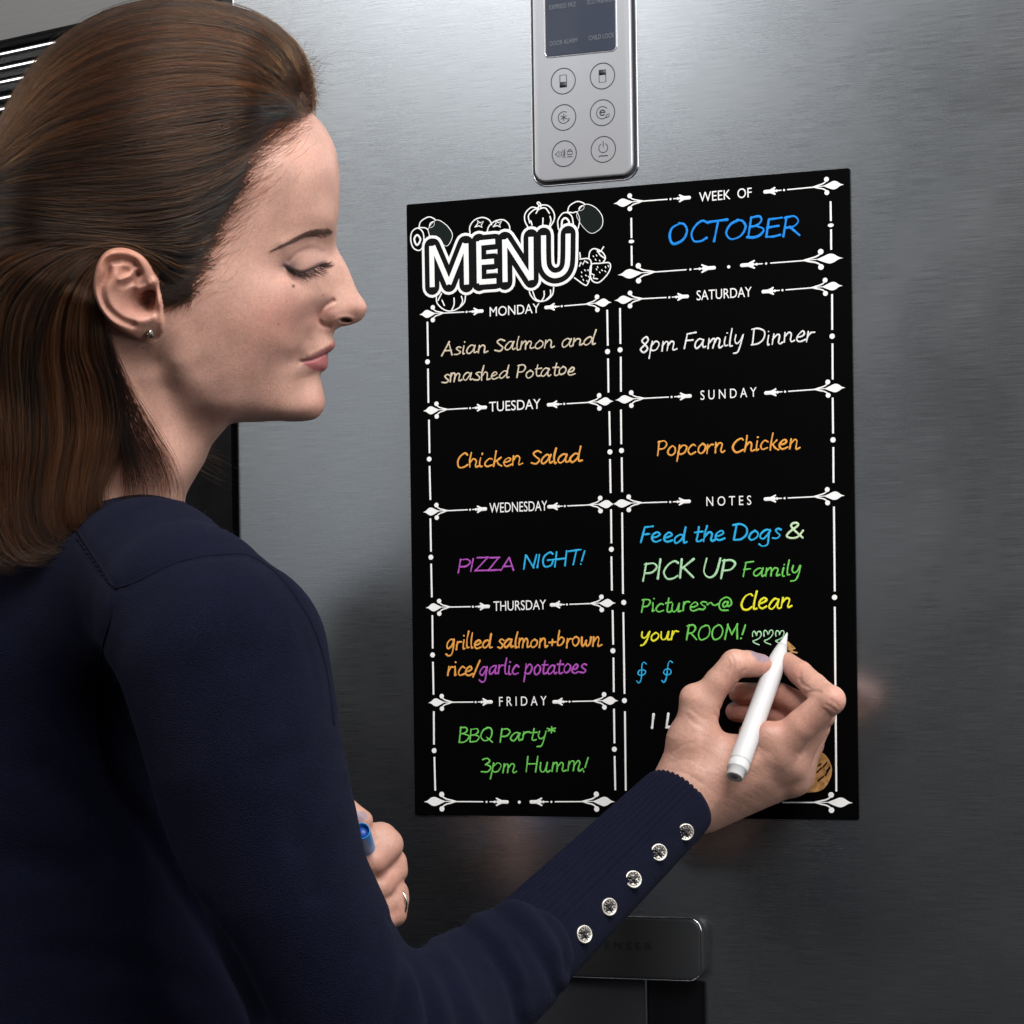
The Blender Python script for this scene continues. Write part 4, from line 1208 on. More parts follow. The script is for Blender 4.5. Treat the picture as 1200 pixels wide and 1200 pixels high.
def poly_dist(X, Y, P):
    """distance to a closed outline and inside test, for arrays of points; also the nearest outline point"""
    d = np.full(X.shape, 1e9, np.float32); nx_ = np.zeros_like(d); ny_ = np.zeros_like(d); ins = np.zeros(X.shape, bool)
    Pn = np.roll(P, -1, 0)
    for (ax_, ay), (bx, by) in zip(P, Pn):
        l2 = (bx - ax_) ** 2 + (by - ay) ** 2 + 1e-9
        t = np.clip(((X - ax_) * (bx - ax_) + (Y - ay) * (by - ay)) / l2, 0, 1)
        qx = ax_ + t * (bx - ax_); qy = ay + t * (by - ay)
        e = np.hypot(X - qx, Y - qy); mk = e < d
        d = np.where(mk, e, d); nx_ = np.where(mk, qx, nx_); ny_ = np.where(mk, qy, ny_)
        if by != ay:
            cr_ = ((ay > Y) != (by > Y)) & (X < (bx - ax_) * (Y - ay) / (by - ay) + ax_)
            ins ^= cr_
    return d, ins, nx_, ny_


def blur(A, s):
    r = int(3 * s); k = np.exp(-0.5 * (np.arange(-r, r + 1) / s) ** 2); k /= k.sum()
    A = np.apply_along_axis(lambda v: np.convolve(v, k, 'same'), 0, A)
    return np.apply_along_axis(lambda v: np.convolve(v, k, 'same'), 1, A)


def tps(P, val, lam):
    P = np.asarray(P, float) / 100.0; n = len(P)
    r2 = ((P[:, None] - P[None]) ** 2).sum(-1)
    K = 0.5 * r2 * np.log(r2 + 1e-12) + lam * np.eye(n)
    A = np.zeros((n + 3, n + 3)); A[:n, :n] = K; A[:n, n] = 1; A[:n, n + 1:] = P; A[n, :n] = 1; A[n + 1:, :n] = P.T
    sol = np.linalg.solve(A, np.concatenate([val, np.zeros(3)]))

    def ev(X, Y):
        x = np.asarray(X, np.float32) / 100; y = np.asarray(Y, np.float32) / 100
        o = sol[n] + sol[n + 1] * x + sol[n + 2] * y
        for (a, b_), w_ in zip(P, sol[:n]):
            r2_ = (x - a) ** 2 + (y - b_) ** 2
            o = o + w_ * 0.5 * r2_ * np.log(r2_ + 1e-12)
        return o
    return ev


class Relief:
    """half-width field over an outline in the plane of the profile"""
    def __init__(s, poly, ctrl, x0, x1, y0, y1, step=1.0, lam=2e-4):
        s.x0, s.y0, s.step = x0, y0, step
        xs = np.arange(x0, x1 + step, step); ys = np.arange(y0, y1 + step, step)
        s.X, s.Y = np.meshgrid(xs, ys, indexing='ij')
        s.d, s.ins, s.nx, s.ny = poly_dist(s.X, s.Y, poly)
        # an inflated membrane over the outline, coarse to fine
        S = None
        for q, it in ((8, 900), (4, 500), (2, 260), (1, 160)):
            mk = s.ins[::q, ::q]; h2 = float(q * step) ** 2
            if S is None: S = np.zeros(mk.shape)
            else:
                S = np.repeat(np.repeat(S, 2, 0), 2, 1)[:mk.shape[0], :mk.shape[1]]
                if S.shape != mk.shape:
                    S = np.pad(S, ((0, mk.shape[0] - S.shape[0]), (0, mk.shape[1] - S.shape[1])), mode='edge')
            S = S * mk
            for _ in range(it):
                T = np.zeros_like(S)
                T[1:-1, 1:-1] = 0.25 * (S[2:, 1:-1] + S[:-2, 1:-1] + S[1:-1, 2:] + S[1:-1, :-2] + h2)
                S = T * mk
        d = np.where(s.ins, s.d, 0)
        q = np.where(d > 2.5, S / np.maximum(d, 0.5), 0); wgt = (d > 2.5).astype(float)
        qb = blur(q, 4.0) / np.maximum(blur(wgt, 4.0), 1e-3)
        t = sstep(3.0, 9.0, d)
        s.S = d * (qb * (1 - t) + q * t)
        C = np.array(ctrl, float)
        sv = np.maximum(s.at(s.S, C[:, 0], C[:, 1]), 1e-3)
        g = C[:, 2] / np.sqrt(sv)
        s.gf = tps(C[:, :2], g, lam)
        s.G = np.maximum(s.gf(s.X, s.Y), 0.25)
        s.W = s.G * np.sqrt(np.maximum(s.S, 0))

    def at(s, A, x, y):
        u = np.clip((np.asarray(x, float) - s.x0) / s.step, 0, A.shape[0] - 1.001); v = np.clip((np.asarray(y, float) - s.y0) / s.step, 0, A.shape[1] - 1.001)
        i = u.astype(int); j = v.astype(int); a = u - i; b_ = v - j
        return A[i, j] * (1 - a) * (1 - b_) + A[i + 1, j] * a * (1 - b_) + A[i, j + 1] * (1 - a) * b_ + A[i + 1, j + 1] * a * b_

    def mesh(s, W, both=True, mask=None):
        """vertices in pixels + half width, and faces; the rim is pulled onto the outline"""
        ins = s.ins if mask is None else s.ins & mask
        st = s.step
        near = s.d < 0.55 * st
        keep = ins.copy()
        ring = np.zeros_like(ins)
        for dx in (-1, 0, 1):
            for dy in (-1, 0, 1):
                ring |= np.roll(np.roll(ins, dx, 0), dy, 1)
        if mask is not None: ring &= mask
        rim = (ring & ~ins) | (ins & near)
        rim &= s.d < 1.5 * st
        use = keep | rim
        X = np.where(rim, s.nx, s.X); Y = np.where(rim, s.ny, s.Y); Wm = np.where(rim, 0, W)
        idx = -np.ones(use.shape, np.int64); idx[use] = np.arange(use.sum())
        qd = np.stack([idx[:-1, :-1], idx[1:, :-1], idx[1:, 1:], idx[:-1, 1:]], -1).reshape(-1, 4)
        qd = qd[(qd >= 0).all(1)]
        x, y, w = X[use], Y[use], Wm[use]
        if not both: return x, y, w, qd
        r_ = rim[use]
        n = len(x); mir = np.where(r_, np.arange(n), -1); free = np.where(~r_)[0]; mir[free] = n + np.arange(len(free))
        return np.concatenate([x, x[free]]), np.concatenate([y, y[free]]), np.concatenate([w, -w[free]]), np.concatenate([qd, mir[qd][:, ::-1]])


HEAD = Relief(POLY, CTRL, 4, 440, 18, 672)
HX, HY, HW = HEAD.X, HEAD.Y, HEAD.W.copy()
W_SMOOTH = HW.copy()

# facial relief on top of the large forms (mm)
LID = catmull(np.array([(329, 312), (334, 314.2), (341, 317), (349, 318.8), (357, 317), (366, 313), (373, 310), (379, 308.5)], float), 6)
MOUTH = catmull(np.array([(350.5, 421.2), (356, 420.6), (363, 419.8), (370, 417.8), (377, 415.2), (385, 412.6)], float), 6)
ALA = catmull(np.array([(388, 352), (380, 356), (374, 362), (370.8, 370), (372, 376), (377, 380), (384, 381.5)], float), 6)
F_ = np.zeros_like(HW)
dl = path_d(HX, HY, LID)
lidy = np.interp(HX, LID[:, 0], LID[:, 1])
F_ += 0.9 * g2(HX, HY, 353, 309, 15, 7.5, -0.15)                                   # lid over the eyeball
F_ -= 1.1 * np.exp(-0.5 * (dl / 1.5) ** 2)
below = (HY > lidy) & (HX > 326) & (HX < 382)
F_ -= np.where(below, 0.7 * np.exp(-(HY - lidy) / 5.0), 0) * sstep(326, 336, HX) * sstep(382, 372, HX)
F_ -= 0.8 * np.exp(-0.5 * (path_d(HX, HY, catmull(np.array([(334, 306), (343, 297.5), (354, 292.5), (366, 291), (376, 295)], float), 5)) / 2.0) ** 2)
F_ -= 0.35 * np.exp(-0.5 * (path_d(HX, HY, [(345, 326), (362, 327), (378, 321)]) / 3.0) ** 2)
F_ += 0.9 * np.exp(-0.5 * (path_d(HX, HY, catmull(np.array([(330, 287), (345, 279), (360, 275), (378, 275)], float), 5)) / 5.0) ** 2)
F_ -= 2.3 * np.exp(-0.5 * (path_d(HX, HY, ALA) / 2.1) ** 2)
F_ += 1.5 * g2(HX, HY, 386, 367, 8.5, 7.0)
F_ += 0.8 * g2(HX, HY, 417, 359, 8, 7)
nos = ((HX - 404) * math.cos(.12) + (HY - 375) * math.sin(.12)) / 7.2; nov = (-(HX - 404) * math.sin(.12) + (HY - 375) * math.cos(.12)) / 2.7
F_ -= 5.5 * sstep(1.25, 0.55, np.hypot(nos, nov))
F_ += 0.6 * np.exp(-0.5 * (path_d(HX, HY, [(388, 376.5), (396, 371.3), (404, 370.2), (411, 372)]) / 1.6) ** 2)
dm = path_d(HX, HY, MOUTH)
F_ -= 1.9 * np.exp(-0.5 * (dm / 1.25) ** 2)
F_ += 1.0 * g2(HX, HY, 375, 425.5, 8, 4.2, -0.1)
F_ += 0.7 * np.exp(-0.5 * (path_d(HX, HY, [(360, 414), (372, 409.5), (386, 403)]) / 2.2) ** 2)
F_ -= 0.9 * g2(HX, HY, 365, 438, 11, 3.5, -0.25)
F_ -= 1.0 * g2(HX, HY, 348.5, 421.8, 2.6)
F_ -= 0.5 * np.exp(-0.5 * (path_d(HX, HY, [(366, 382), (355, 398), (347, 412)]) / 4.0) ** 2)
F_ += 0.5 * g2(HX, HY, 366, 472, 11, 10)
F_ += 1.8 * np.exp(-0.5 * (path_d(HX, HY, [(180, 440), (196, 500), (212, 560), (222, 610)]) / 11) ** 2)
HW = HW + F_ * sstep(0, 5, HEAD.d)

# the ear: rim, folds, bowl and lobe
EAR = catmull(np.array([(143, 290.5), (131, 293.5), (121.5, 303), (116, 318), (114, 335), (117, 350), (124, 364), (135, 376.5), (150, 386.5), (162.5, 393.5), (175, 397), (185, 394.5), (191.5, 386), (193.5, 374),
                        (192, 358), (190, 346), (187, 330), (180, 311), (170, 299), (156, 292)], float), 6, True)
ed, ei, _, _ = poly_dist(HX, HY, EAR)
es = np.where(ei, ed, -ed)
lift = 3.0 + 15.5 * sstep(192, 122, HX) - 5.0 * sstep(372, 398, HY)
E_ = lift * sstep(-0.6, 4.2, es) ** 0.55
rimf = sstep(186, 165, HX) + sstep(300, 292, HY)
E_ += 2.4 * np.exp(-0.5 * ((es - 6.5) / 4.0) ** 2) * np.clip(rimf, 0, 1) * sstep(392, 372, HY)
sc = path_d(HX, HY, catmull(np.array([(163, 317), (159, 307), (146, 304.5), (133, 307), (130.5, 320), (124, 334), (126, 348), (133, 360), (146, 371), (158, 376)], float), 6))
E_ -= 3.0 * np.exp(-0.5 * (sc / 2.9) ** 2)
ah = path_d(HX, HY, catmull(np.array([(148, 311), (140, 325), (133, 338), (135, 352), (145, 364), (158, 370), (170, 371.5), (180, 368)], float), 6))
E_ += 2.2 * np.exp(-0.5 * (ah / 4.2) ** 2)
E_ -= 8.5 * g2(HX, HY, 163, 350, 13, 11.5, 0.35) + 5.5 * g2(HX, HY, 175, 349, 6.5, 9) + 4.5 * g2(HX, HY, 177, 344, 4, 5) + 3.0 * g2(HX, HY, 152, 317, 6.5, 4.5, 0.5)
E_ -= 4.5 * np.exp(-0.5 * (path_d(HX, HY, [(149, 331), (158, 327.5), (164, 320)]) / 3.0) ** 2)
E_ += 3.2 * np.exp(-0.5 * (path_d(HX, HY, [(147, 327), (156, 322.5), (162, 316)]) / 2.6) ** 2)
E_ += 3.0 * np.exp(-0.5 * (path_d(HX, HY, [(166, 337), (176, 335), (184, 327)]) / 3.2) ** 2)
E_ += 3.4 * g2(HX, HY, 187.5, 350, 4.0, 7.5) * 1.0
E_ -= 1.0 * g2(HX, HY, 176, 361, 5, 4)
HW = HW + np.where(es > -0.6, E_, 0)
# the far ear would only be a mirror of this one: kept, hidden by hair

x, y, w, Q = HEAD.mesh(HW)
Vh = HP(x, y, w)
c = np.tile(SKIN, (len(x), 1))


def tint(a, rgb):
    global c
    a = np.clip(a, 0, 1)[:, None]; c = c * (1 - a) + a * np.array(rgb)


tint(0.55 * g2(x, y, 322, 362, 26, 24), (0.47, 0.205, 0.165))
tint(0.30 * g2(x, y, 300, 400, 34, 30), (0.47, 0.23, 0.18))
tint(0.55 * g2(x, y, 378, 368, 11, 10) + 0.35 * g2(x, y, 420, 362, 10, 9), (0.46, 0.20, 0.16))
tint(0.35 * g2(x, y, 385, 215, 22, 40), (0.50, 0.27, 0.22))
tint(0.35 * g2(x, y, 372, 470, 14, 16), (0.48, 0.22, 0.19))
ed_, ei_, _, _ = poly_dist(x, y, EAR)
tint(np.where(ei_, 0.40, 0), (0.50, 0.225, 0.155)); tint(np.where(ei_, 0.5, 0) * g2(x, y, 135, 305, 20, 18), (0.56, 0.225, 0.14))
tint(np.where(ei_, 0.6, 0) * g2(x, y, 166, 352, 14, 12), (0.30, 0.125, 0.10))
LIPU = np.array([(350, 421.5), (362, 416), (374, 410), (384, 404), (392.5, 399), (394, 408), (386, 413), (370, 418.5)], float)
LIPL = np.array([(351, 421.5), (365, 420.5), (386, 412.5), (386, 430), (380, 435), (372, 434), (362, 430)], float)
for Lp, a in ((LIPU, .72), (LIPL, .9)):
    d_, i_, _, _ = poly_dist(x, y, catmull(Lp, 4, True))
    tint(a * sstep(-1.6, 1.4, np.where(i_, d_, -d_)), (0.42, 0.125, 0.135))
tint(0.75 * np.exp(-0.5 * (path_d(x, y, MOUTH) / 1.0) ** 2) * sstep(349, 354, x), (0.14, 0.045, 0.045))
ly_ = np.interp(x, LID[:, 0], LID[:, 1])
inl = (x > 324) & (x < 384)
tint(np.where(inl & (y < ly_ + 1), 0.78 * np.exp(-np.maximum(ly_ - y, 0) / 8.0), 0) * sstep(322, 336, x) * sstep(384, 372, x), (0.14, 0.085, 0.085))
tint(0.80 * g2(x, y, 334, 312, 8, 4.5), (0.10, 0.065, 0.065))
tint(0.80 * np.exp(-0.5 * (path_d(x, y, LID[3:]) / 1.05) ** 2), (0.012, 0.009, 0.011))
tint(0.5 * np.exp(-0.5 * (path_d(x, y, catmull(np.array([(338, 303), (350, 295.5), (362, 292.5), (374, 295)], float), 4)) / 2.0) ** 2), (0.24, 0.125, 0.105))
tint(0.30 * np.exp(-0.5 * (path_d(x, y, [(322, 290), (345, 279.5), (366, 274.5), (386, 272.5)]) / 3.0) ** 2), (0.12, 0.07, 0.055))
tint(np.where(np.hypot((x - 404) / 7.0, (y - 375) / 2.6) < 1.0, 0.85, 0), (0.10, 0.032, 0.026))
tint(0.35 * np.exp(-0.5 * (path_d(x, y, ALA) / 1.6) ** 2), (0.33, 0.12, 0.10))
for mx_, my_, mr, ma in ((339.5, 334, 1.5, .85), (375.5, 345, .8, .5), (322, 377, .9, .5), (331, 351, .7, .35), (169, 404, 1.0, .4), (362, 357, .7, .3)):
    tint(ma * sstep(1.9, 0.7, np.hypot(x - mx_, y - my_) / mr), (0.07, 0.035, 0.03))
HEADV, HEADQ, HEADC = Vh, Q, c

# inside the clothes: trunk and arms joining neck and hands
G = grid_of(slo, shi, 0.011)
Vb, Qb = surface_nets(chain_field(G, SW, 0.042, -0.013), slo, 0.011)

M['skin'] = mat('skin', (0.5, 0.3, 0.24), 0.46, 0, 0.42)
m = M['skin']; b = bsdf(m)
at = N(m, 'ShaderNodeVertexColor'); at.layer_name = 'tint'
tc = N(m, 'ShaderNodeTexCoord')
n1 = N(m, 'ShaderNodeTexNoise'); n1.inputs['Scale'].default_value = 520; n1.inputs['Detail'].default_value = 5; n1.inputs['Roughness'].default_value = 0.62
n3 = N(m, 'ShaderNodeTexNoise'); n3.inputs['Scale'].default_value = 46; n3.inputs['Detail'].default_value = 4
vo = N(m, 'ShaderNodeTexVoronoi'); vo.inputs['Scale'].default_value = 1100
for q in (n1, n3, vo): L(m, tc.outputs['Object'], q.inputs['Vector'])
mr = N(m, 'ShaderNodeMapRange'); mr.inputs[1].default_value = 0.3; mr.inputs[2].default_value = 0.7; mr.inputs[3].default_value = 0.88; mr.inputs[4].default_value = 1.09
L(m, n1.outputs[0], mr.inputs[0])
mr2 = N(m, 'ShaderNodeMapRange'); mr2.inputs[1].default_value = 0.3; mr2.inputs[2].default_value = 0.7; mr2.inputs[3].default_value = 0.85; mr2.inputs[4].default_value = 1.10
L(m, n3.outputs[0], mr2.inputs[0])
mu = N(m, 'ShaderNodeMath', operation='MULTIPLY'); L(m, mr.outputs[0], mu.inputs[0]); L(m, mr2.outputs[0], mu.inputs[1])
mc = N(m, 'ShaderNodeVectorMath', operation='SCALE'); L(m, at.outputs[0], mc.inputs[0]); L(m, mu.outputs[0], mc.inputs['Scale'])
L(m, mc.outputs[0], b.inputs['Base Color'])
b.inputs['Subsurface Weight'].default_value = 0.3
b.inputs['Subsurface Radius'].default_value = (1.0, 0.35, 0.2)
b.inputs['Subsurface Scale'].default_value = 0.0035
ad = N(m, 'ShaderNodeMath', operation='ADD'); L(m, n1.outputs[0], ad.inputs[0]); L(m, vo.outputs[0], ad.inputs[1])
bp_ = N(m, 'ShaderNodeBump'); bp_.inputs['Strength'].default_value = 0.22; bp_.inputs['Distance'].default_value = 0.0004
L(m, ad.outputs[0], bp_.inputs['Height']); L(m, bp_.outputs[0], b.inputs['Normal'])
rr = N(m, 'ShaderNodeMapRange'); rr.inputs[3].default_value = 0.38; rr.inputs[4].default_value = 0.58
L(m, n1.outputs[0], rr.inputs[0]); L(m, rr.outputs[0], b.inputs['Roughness'])

parts = [(HEADV, HEADQ, HEADC), (to_world(RV), RQ, hand_tint_r(RV)), (to_world(LV), LQ, hand_tint(LV, [(421, 957, 119, .005, .0035, .006)], [(446, 1008, 12, .3), (460, 1030, 12, .3), (468, 1070, 10, .35)])),
         (to_world(Vb), Qb, np.tile(SKIN, (len(Vb), 1)))]
o_ = 0; AV, AQ, AC = [], [], []
for v_, q_, c_ in parts:
    AV.append(v_); AQ.append(q_ + o_); AC.append(c_); o_ += len(v_)
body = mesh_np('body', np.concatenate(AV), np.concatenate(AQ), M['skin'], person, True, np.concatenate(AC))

# ear stud
w0 = float(HEAD.at(HW, 178, 387)); P = HP(177.5, 387, w0 + 0.6)
M['stud'] = noise_fx(mat('jewelled_stud', (0.35, 0.31, 0.26), 0.2, 1.0), (1, 1, 1), 1400, 3, col=((0.03, 0.025, 0.02), (0.85, 0.8, 0.7)), rough=(0.1, 0.3))
mb = MB(); lathe(mb, P + HN * 0.0012, P - HN, [(0, 0.0022), (0.0012, 0.0029), (0.0024, 0.0027), (0.0032, 0.0018), (0.0036, 0.0006)], 20)
stud = mb.build('earring', M['stud'], person, True)
mb = MB()
for k in range(9):
    a = 2.39996 * k; rr_ = 0.0022 * math.sqrt((k + .5) / 9)
    u = CR * math.cos(a) + CU * math.sin(a)
    c_ = P - HN * 0.0022 + u * rr_
    lathe(mb, c_, c_ - HN, [(0, .00062), (.0005, .0005), (.0009, .00015)], 7)
mb.build('stone', mat('cut_stone', (0.8, 0.78, 0.72), 0.08, 1.0), stud)

# wedding band on the far hand
Pr = PF(470.5, 1060.5, 0.094)
mb = MB(); ax_ = (PF(462, 1046, .094) - PF(472, 1074, .096)); ax_ /= np.linalg.norm(ax_); ax_ = CR * .65 + CF * .76; ax_ /= np.linalg.norm(ax_)
u = np.cross(ax_, CF); u /= np.linalg.norm(u); v = np.cross(ax_, u)
Pc = PF(463, 1058, 0.094)
ringp = np.array([Pc + (u * math.cos(t) + v * math.sin(t)) * 0.0102 for t in np.linspace(0, 2 * math.pi, 41)])
tube(mb, ringp, 0.0009, 10, False)
mb.build('ring', mat('white_gold', (0.72, 0.70, 0.64), 0.12, 1.0), person, True)

# ------------------------------------------------------------------ the two pens
tip = PF(922.5, 741.5, 0.0022); but = PF(860.5, 911, 0.075)
Lp = np.linalg.norm(but - tip); T = (but - tip) / Lp
pen = empty('marker_pen', tuple((tip + but) / 2), 'white chalk marker held against the board, pointed tip upward', 'marker', )
M['white_plastic'] = noise_fx(mat('white_plastic', (0.58, 0.58, 0.585), 0.32), (1, 1, 1), 60, 3, rough=(0.28, 0.42))
M['nib'] = noise_fx(mat('chalk_nib', (0.60, 0.60, 0.60), 0.85), (1, 1, 1), 800, 3, rough=(0.8, 0.95))
mb = MB()
lathe(mb, tip, but, [(0.0105, 0.0026), (0.0108, 0.0033), (0.016, 0.0045), (0.0215, 0.0055), (0.026, 0.0060), (0.0275, 0.0063), (0.034, 0.0066), (0.045, 0.0068), (Lp - 0.0135, 0.0070), (Lp - 0.0125, 0.0069), (Lp - 0.0122, 0.0065), (Lp - 0.0116, 0.0065),
                     (Lp - 0.0113, 0.0070), (Lp - 0.0065, 0.0070), (Lp - 0.0058, 0.0067), (Lp - 0.0054, 0.0058), (Lp - 0.0006, 0.0056), (Lp, 0.0050), (Lp, 0.0030), (Lp - 0.0012, 0.0026), (Lp - 0.0013, 0.0005)], 56)
mb.build('barrel', M['white_plastic'], pen, True)
mb = MB()
lathe(mb, tip, but, [(0.0, 0.0003), (0.0015, 0.0008), (0.006, 0.0018), (0.0112, 0.0030), (0.0125, 0.0031)], 40)
mb.build('nib', M['nib'], pen, True)
A_ = PF(423.5, 973.5, 0.150); B_ = PF(430.5, 998, 0.112); T2 = (B_ - A_) / np.linalg.norm(B_ - A_)
pen2 = empty('marker_pen', tuple(A_ + T2 * .03), 'bright blue marker gripped in her other fist behind the sleeve', 'marker')
M['blue_plastic'] = noise_fx(mat('blue_plastic', (0.02, 0.26, 0.58), 0.3), (1, 1, 1), 60, 3, rough=(0.25, 0.4))
M['blue_dark'] = noise_fx(mat('deep_blue_plastic', (0.008, 0.06, 0.32), 0.4), (1, 1, 1), 60, 3, rough=(0.35, 0.5))
mb = MB()
lathe(mb, A_, B_, [(0.004, 0.0046), (0.0006, 0.0050), (0, 0.0053), (0.0003, 0.0056), (0.0015, 0.0058), (0.06, 0.0062), (0.075, 0.006), (0.076, 0.005)], 40)
bar = mb.build('barrel', M['blue_plastic'], pen2, True)
mb = MB(); lathe(mb, A_ + T2 * 0.0032, B_, [(0, 0.0049), (0.0004, 0.0049), (0.0005, 0.004)], 32)
mb.build('cap_socket', M['blue_dark'], bar, True)

# ------------------------------------------------------------------ hair
HL = catmull(np.array([(360, 127), (350, 131), (336, 138), (319, 151), (300, 172), (284, 202), (267, 236), (249, 270), (231, 304), (219, 328), (209, 340), (199, 337), (191, 327)], float), 8)
HPOLY = np.array([(364, 124), (359, 108), (358, 92), (356, 78), (349, 62), (335, 43), (316, 29), (290, 17), (260, 8.5), (240, 5), (200, 3), (160, 8), (120, 19), (88, 35), (55, 60), (30, 92), (10, 125), (-10, 160), (-24, 200), (-30, 250), (-40, 320), (-50, 420), (-40, 520),
                  (20, 540), (120, 540), (200, 530), (262, 503), (300, 494), (360, 490), (378, 470), (376, 440), (386, 410), (392, 388), (402, 345), (394, 288), (398, 230), (392, 172), (380, 146)], float)
HCTRL = [(352, 105, 16), (342, 88, 26), (325, 75, 34), (348, 119, 25), (330, 110, 40), (300, 60, 42), (300, 100, 54), (300, 135, 60.5), (275, 165, 70), (258, 205, 73.5), (240, 245, 75), (222, 285, 76), (206, 310, 75.5),
         (260, 40, 40), (240, 80, 60), (240, 140, 72), (200, 40, 46), (200, 90, 66), (190, 160, 80), (190, 240, 82), (190, 285, 79), (140, 60, 50), (140, 120, 72), (130, 200, 82), (140, 270, 80),
         (80, 90, 46), (80, 150, 68), (70, 220, 78), (80, 280, 80), (30, 150, 46), (20, 220, 66), (20, 280, 72), (-10, 230, 44), (0, 340, 70), (-25, 330, 45), (60, 340, 76), (100, 310, 79), (0, 450, 70), (30, 420, 73), (110, 420, 66), (150, 400, 62)]
for hx_, hy_ in HL[3::6]: HCTRL.append((hx_, hy_, float(HEAD.at(W_SMOOTH, hx_, hy_)) + 0.7))
for hx_, hy_ in HL[6::6]: HCTRL.append((hx_ + 20, hy_ + 12, float(HEAD.at(W_SMOOTH, hx_ + 20, hy_ + 12)) - 0.6))
for hx_, hy_ in ((372, 150), (370, 190), (372, 230), (340, 240), (330, 290), (300, 300), (300, 350), (260, 350), (220, 370), (340, 350), (360, 330), (300, 420), (240, 420), (340, 420), (200, 440), (330, 470), (260, 470)):
    HCTRL.append((hx_, hy_, max(2.0, float(HEAD.at(W_SMOOTH, hx_, hy_)) - 2.0)))
HAIRF = Relief(catmull(HPOLY, 4, True), HCTRL, -70, 410, 0, 560, 2.0)
HAIRW = blur(HAIRF.W, 1.5)
BF = tps([(120, 300), (60, 290), (0, 280), (-40, 280), (130, 400), (70, 400), (0, 400), (-50, 400), (150, 470), (75, 500), (0, 500), (-50, 500), (170, 540), (110, 590), (50, 610), (0, 620), (-50, 620), (150, 590), (200, 560)],
         np.array([84, 83, 76, 60, 76, 80, 76, 62, 66, 77, 75, 60, 60, 73, 82, 78, 64, 64, 54], float), 1e-3)


def hair_w(x, y): return HAIRF.at(HAIRW, x, y)
def skin_w(x, y): return HEAD.at(W_SMOOTH, x, y)


def guides(gs, n=26):
    return [resample(catmull(np.array(g, float), 8), n) for g in gs]


GA = guides([  # swept back from the brow to the gathering point
    [(359, 120), (358, 96), (349, 65), (325, 37), (286, 15), (235, 4.5), (175, 6), (115, 22), (62, 56), (22, 106), (-6, 165), (-18, 205)],
    [(358, 121), (353, 99), (340, 73), (315, 46), (270, 27), (215, 20), (155, 27), (100, 48), (55, 82), (22, 125), (-4, 175), (-16, 212)],
    [(357, 123), (346, 108), (328, 87), (300, 64), (250, 50), (195, 48), (140, 58), (90, 80), (48, 112), (16, 150), (-8, 190), (-18, 216)],
    [(354, 124), (340, 114), (319, 99), (285, 82), (235, 76), (180, 80), (125, 94), (78, 116), (40, 143), (8, 172), (-12, 202), (-20, 220)],
    [(350, 127), (333, 120), (306, 111), (270, 104), (220, 106), (165, 116), (112, 130), (65, 148), (28, 170), (0, 192), (-16, 212), (-24, 224)],
    [(345, 130), (325, 127), (296, 127), (255, 130), (205, 138), (150, 150), (100, 162), (55, 175), (20, 190), (-8, 207), (-22, 222)],
    [(340, 136), (314, 142), (282, 152), (240, 163), (190, 172), (140, 180), (92, 188), (50, 196), (14, 207), (-12, 220), (-26, 230)],
    [(318, 150), (296, 165), (266, 180), (225, 192), (178, 200), (130, 206), (84, 211), (44, 216), (10, 222), (-14, 230), (-28, 236)],
    [(298, 172), (276, 190), (248, 205), (210, 217), (166, 224), (122, 228), (78, 230), (40, 231), (8, 233), (-14, 237), (-28, 242)],
    [(280, 206), (260, 221), (234, 235), (200, 245), (160, 250), (118, 251), (76, 250), (38, 247), (8, 245), (-14, 246), (-28, 248)],
    [(264, 236), (246, 249), (222, 260), (190, 267), (154, 270), (116, 269), (76, 265), (40, 260), (10, 256), (-12, 254), (-26, 254)],
    [(246, 270), (230, 279), (208, 284), (180, 285), (150, 283), (116, 279), (80, 278), (46, 280), (14, 288), (-12, 304), (-28, 332), (-36, 370)],
    [(228, 306), (214, 307), (198, 303), (178, 295), (154, 288), (126, 284), (96, 286), (64, 294), (36, 308), (12, 330), (-4, 362), (-14, 410)],
    [(214, 330), (203, 326), (191, 317), (176, 303), (156, 292), (132, 289), (108, 297), (84, 312), (62, 334), (46, 366), (38, 408), (34, 460)],
    [(204, 338), (195, 326), (186, 314), (172, 300), (154, 291), (132, 291), (112, 302), (92, 322), (74, 348), (60, 382), (52, 424), (48, 474)]])
GB = guides([  # falling from under the gathered part to the shoulder, fanned out behind the ear
    [(140, 296), (126, 318), (121, 350), (126, 400), (138, 450), (143, 490), (134, 528), (122, 560), (122, 588), (136, 604)],
    [(142, 294), (119, 318), (106, 352), (104, 405), (116, 440), (121, 485), (114, 530), (103, 572), (104, 598), (124, 607)],
    [(142, 291), (110, 316), (90, 354), (84, 405), (90, 450), (93, 500), (84, 552), (82, 590), (98, 612), (118, 612)],
    [(138, 288), (96, 314), (68, 354), (58, 405), (62, 455), (64, 510), (56, 560), (58, 598), (76, 622), (98, 620)],
    [(132, 286), (78, 312), (42, 354), (31, 405), (33, 455), (34, 515), (30, 565), (34, 605), (52, 630), (74, 630)],
    [(122, 283), (56, 308), (14, 350), (2, 405), (3, 458), (6, 520), (6, 575), (12, 615), (28, 638), (50, 638)],
    [(108, 280), (32, 304), (-14, 346), (-26, 402), (-26, 458), (-22, 520), (-18, 580), (-10, 622), (6, 644), (26, 646)],
    [(90, 278), (10, 300), (-36, 344), (-50, 402), (-50, 465), (-46, 530), (-40, 590), (-30, 630), (-14, 650), (6, 654)]])
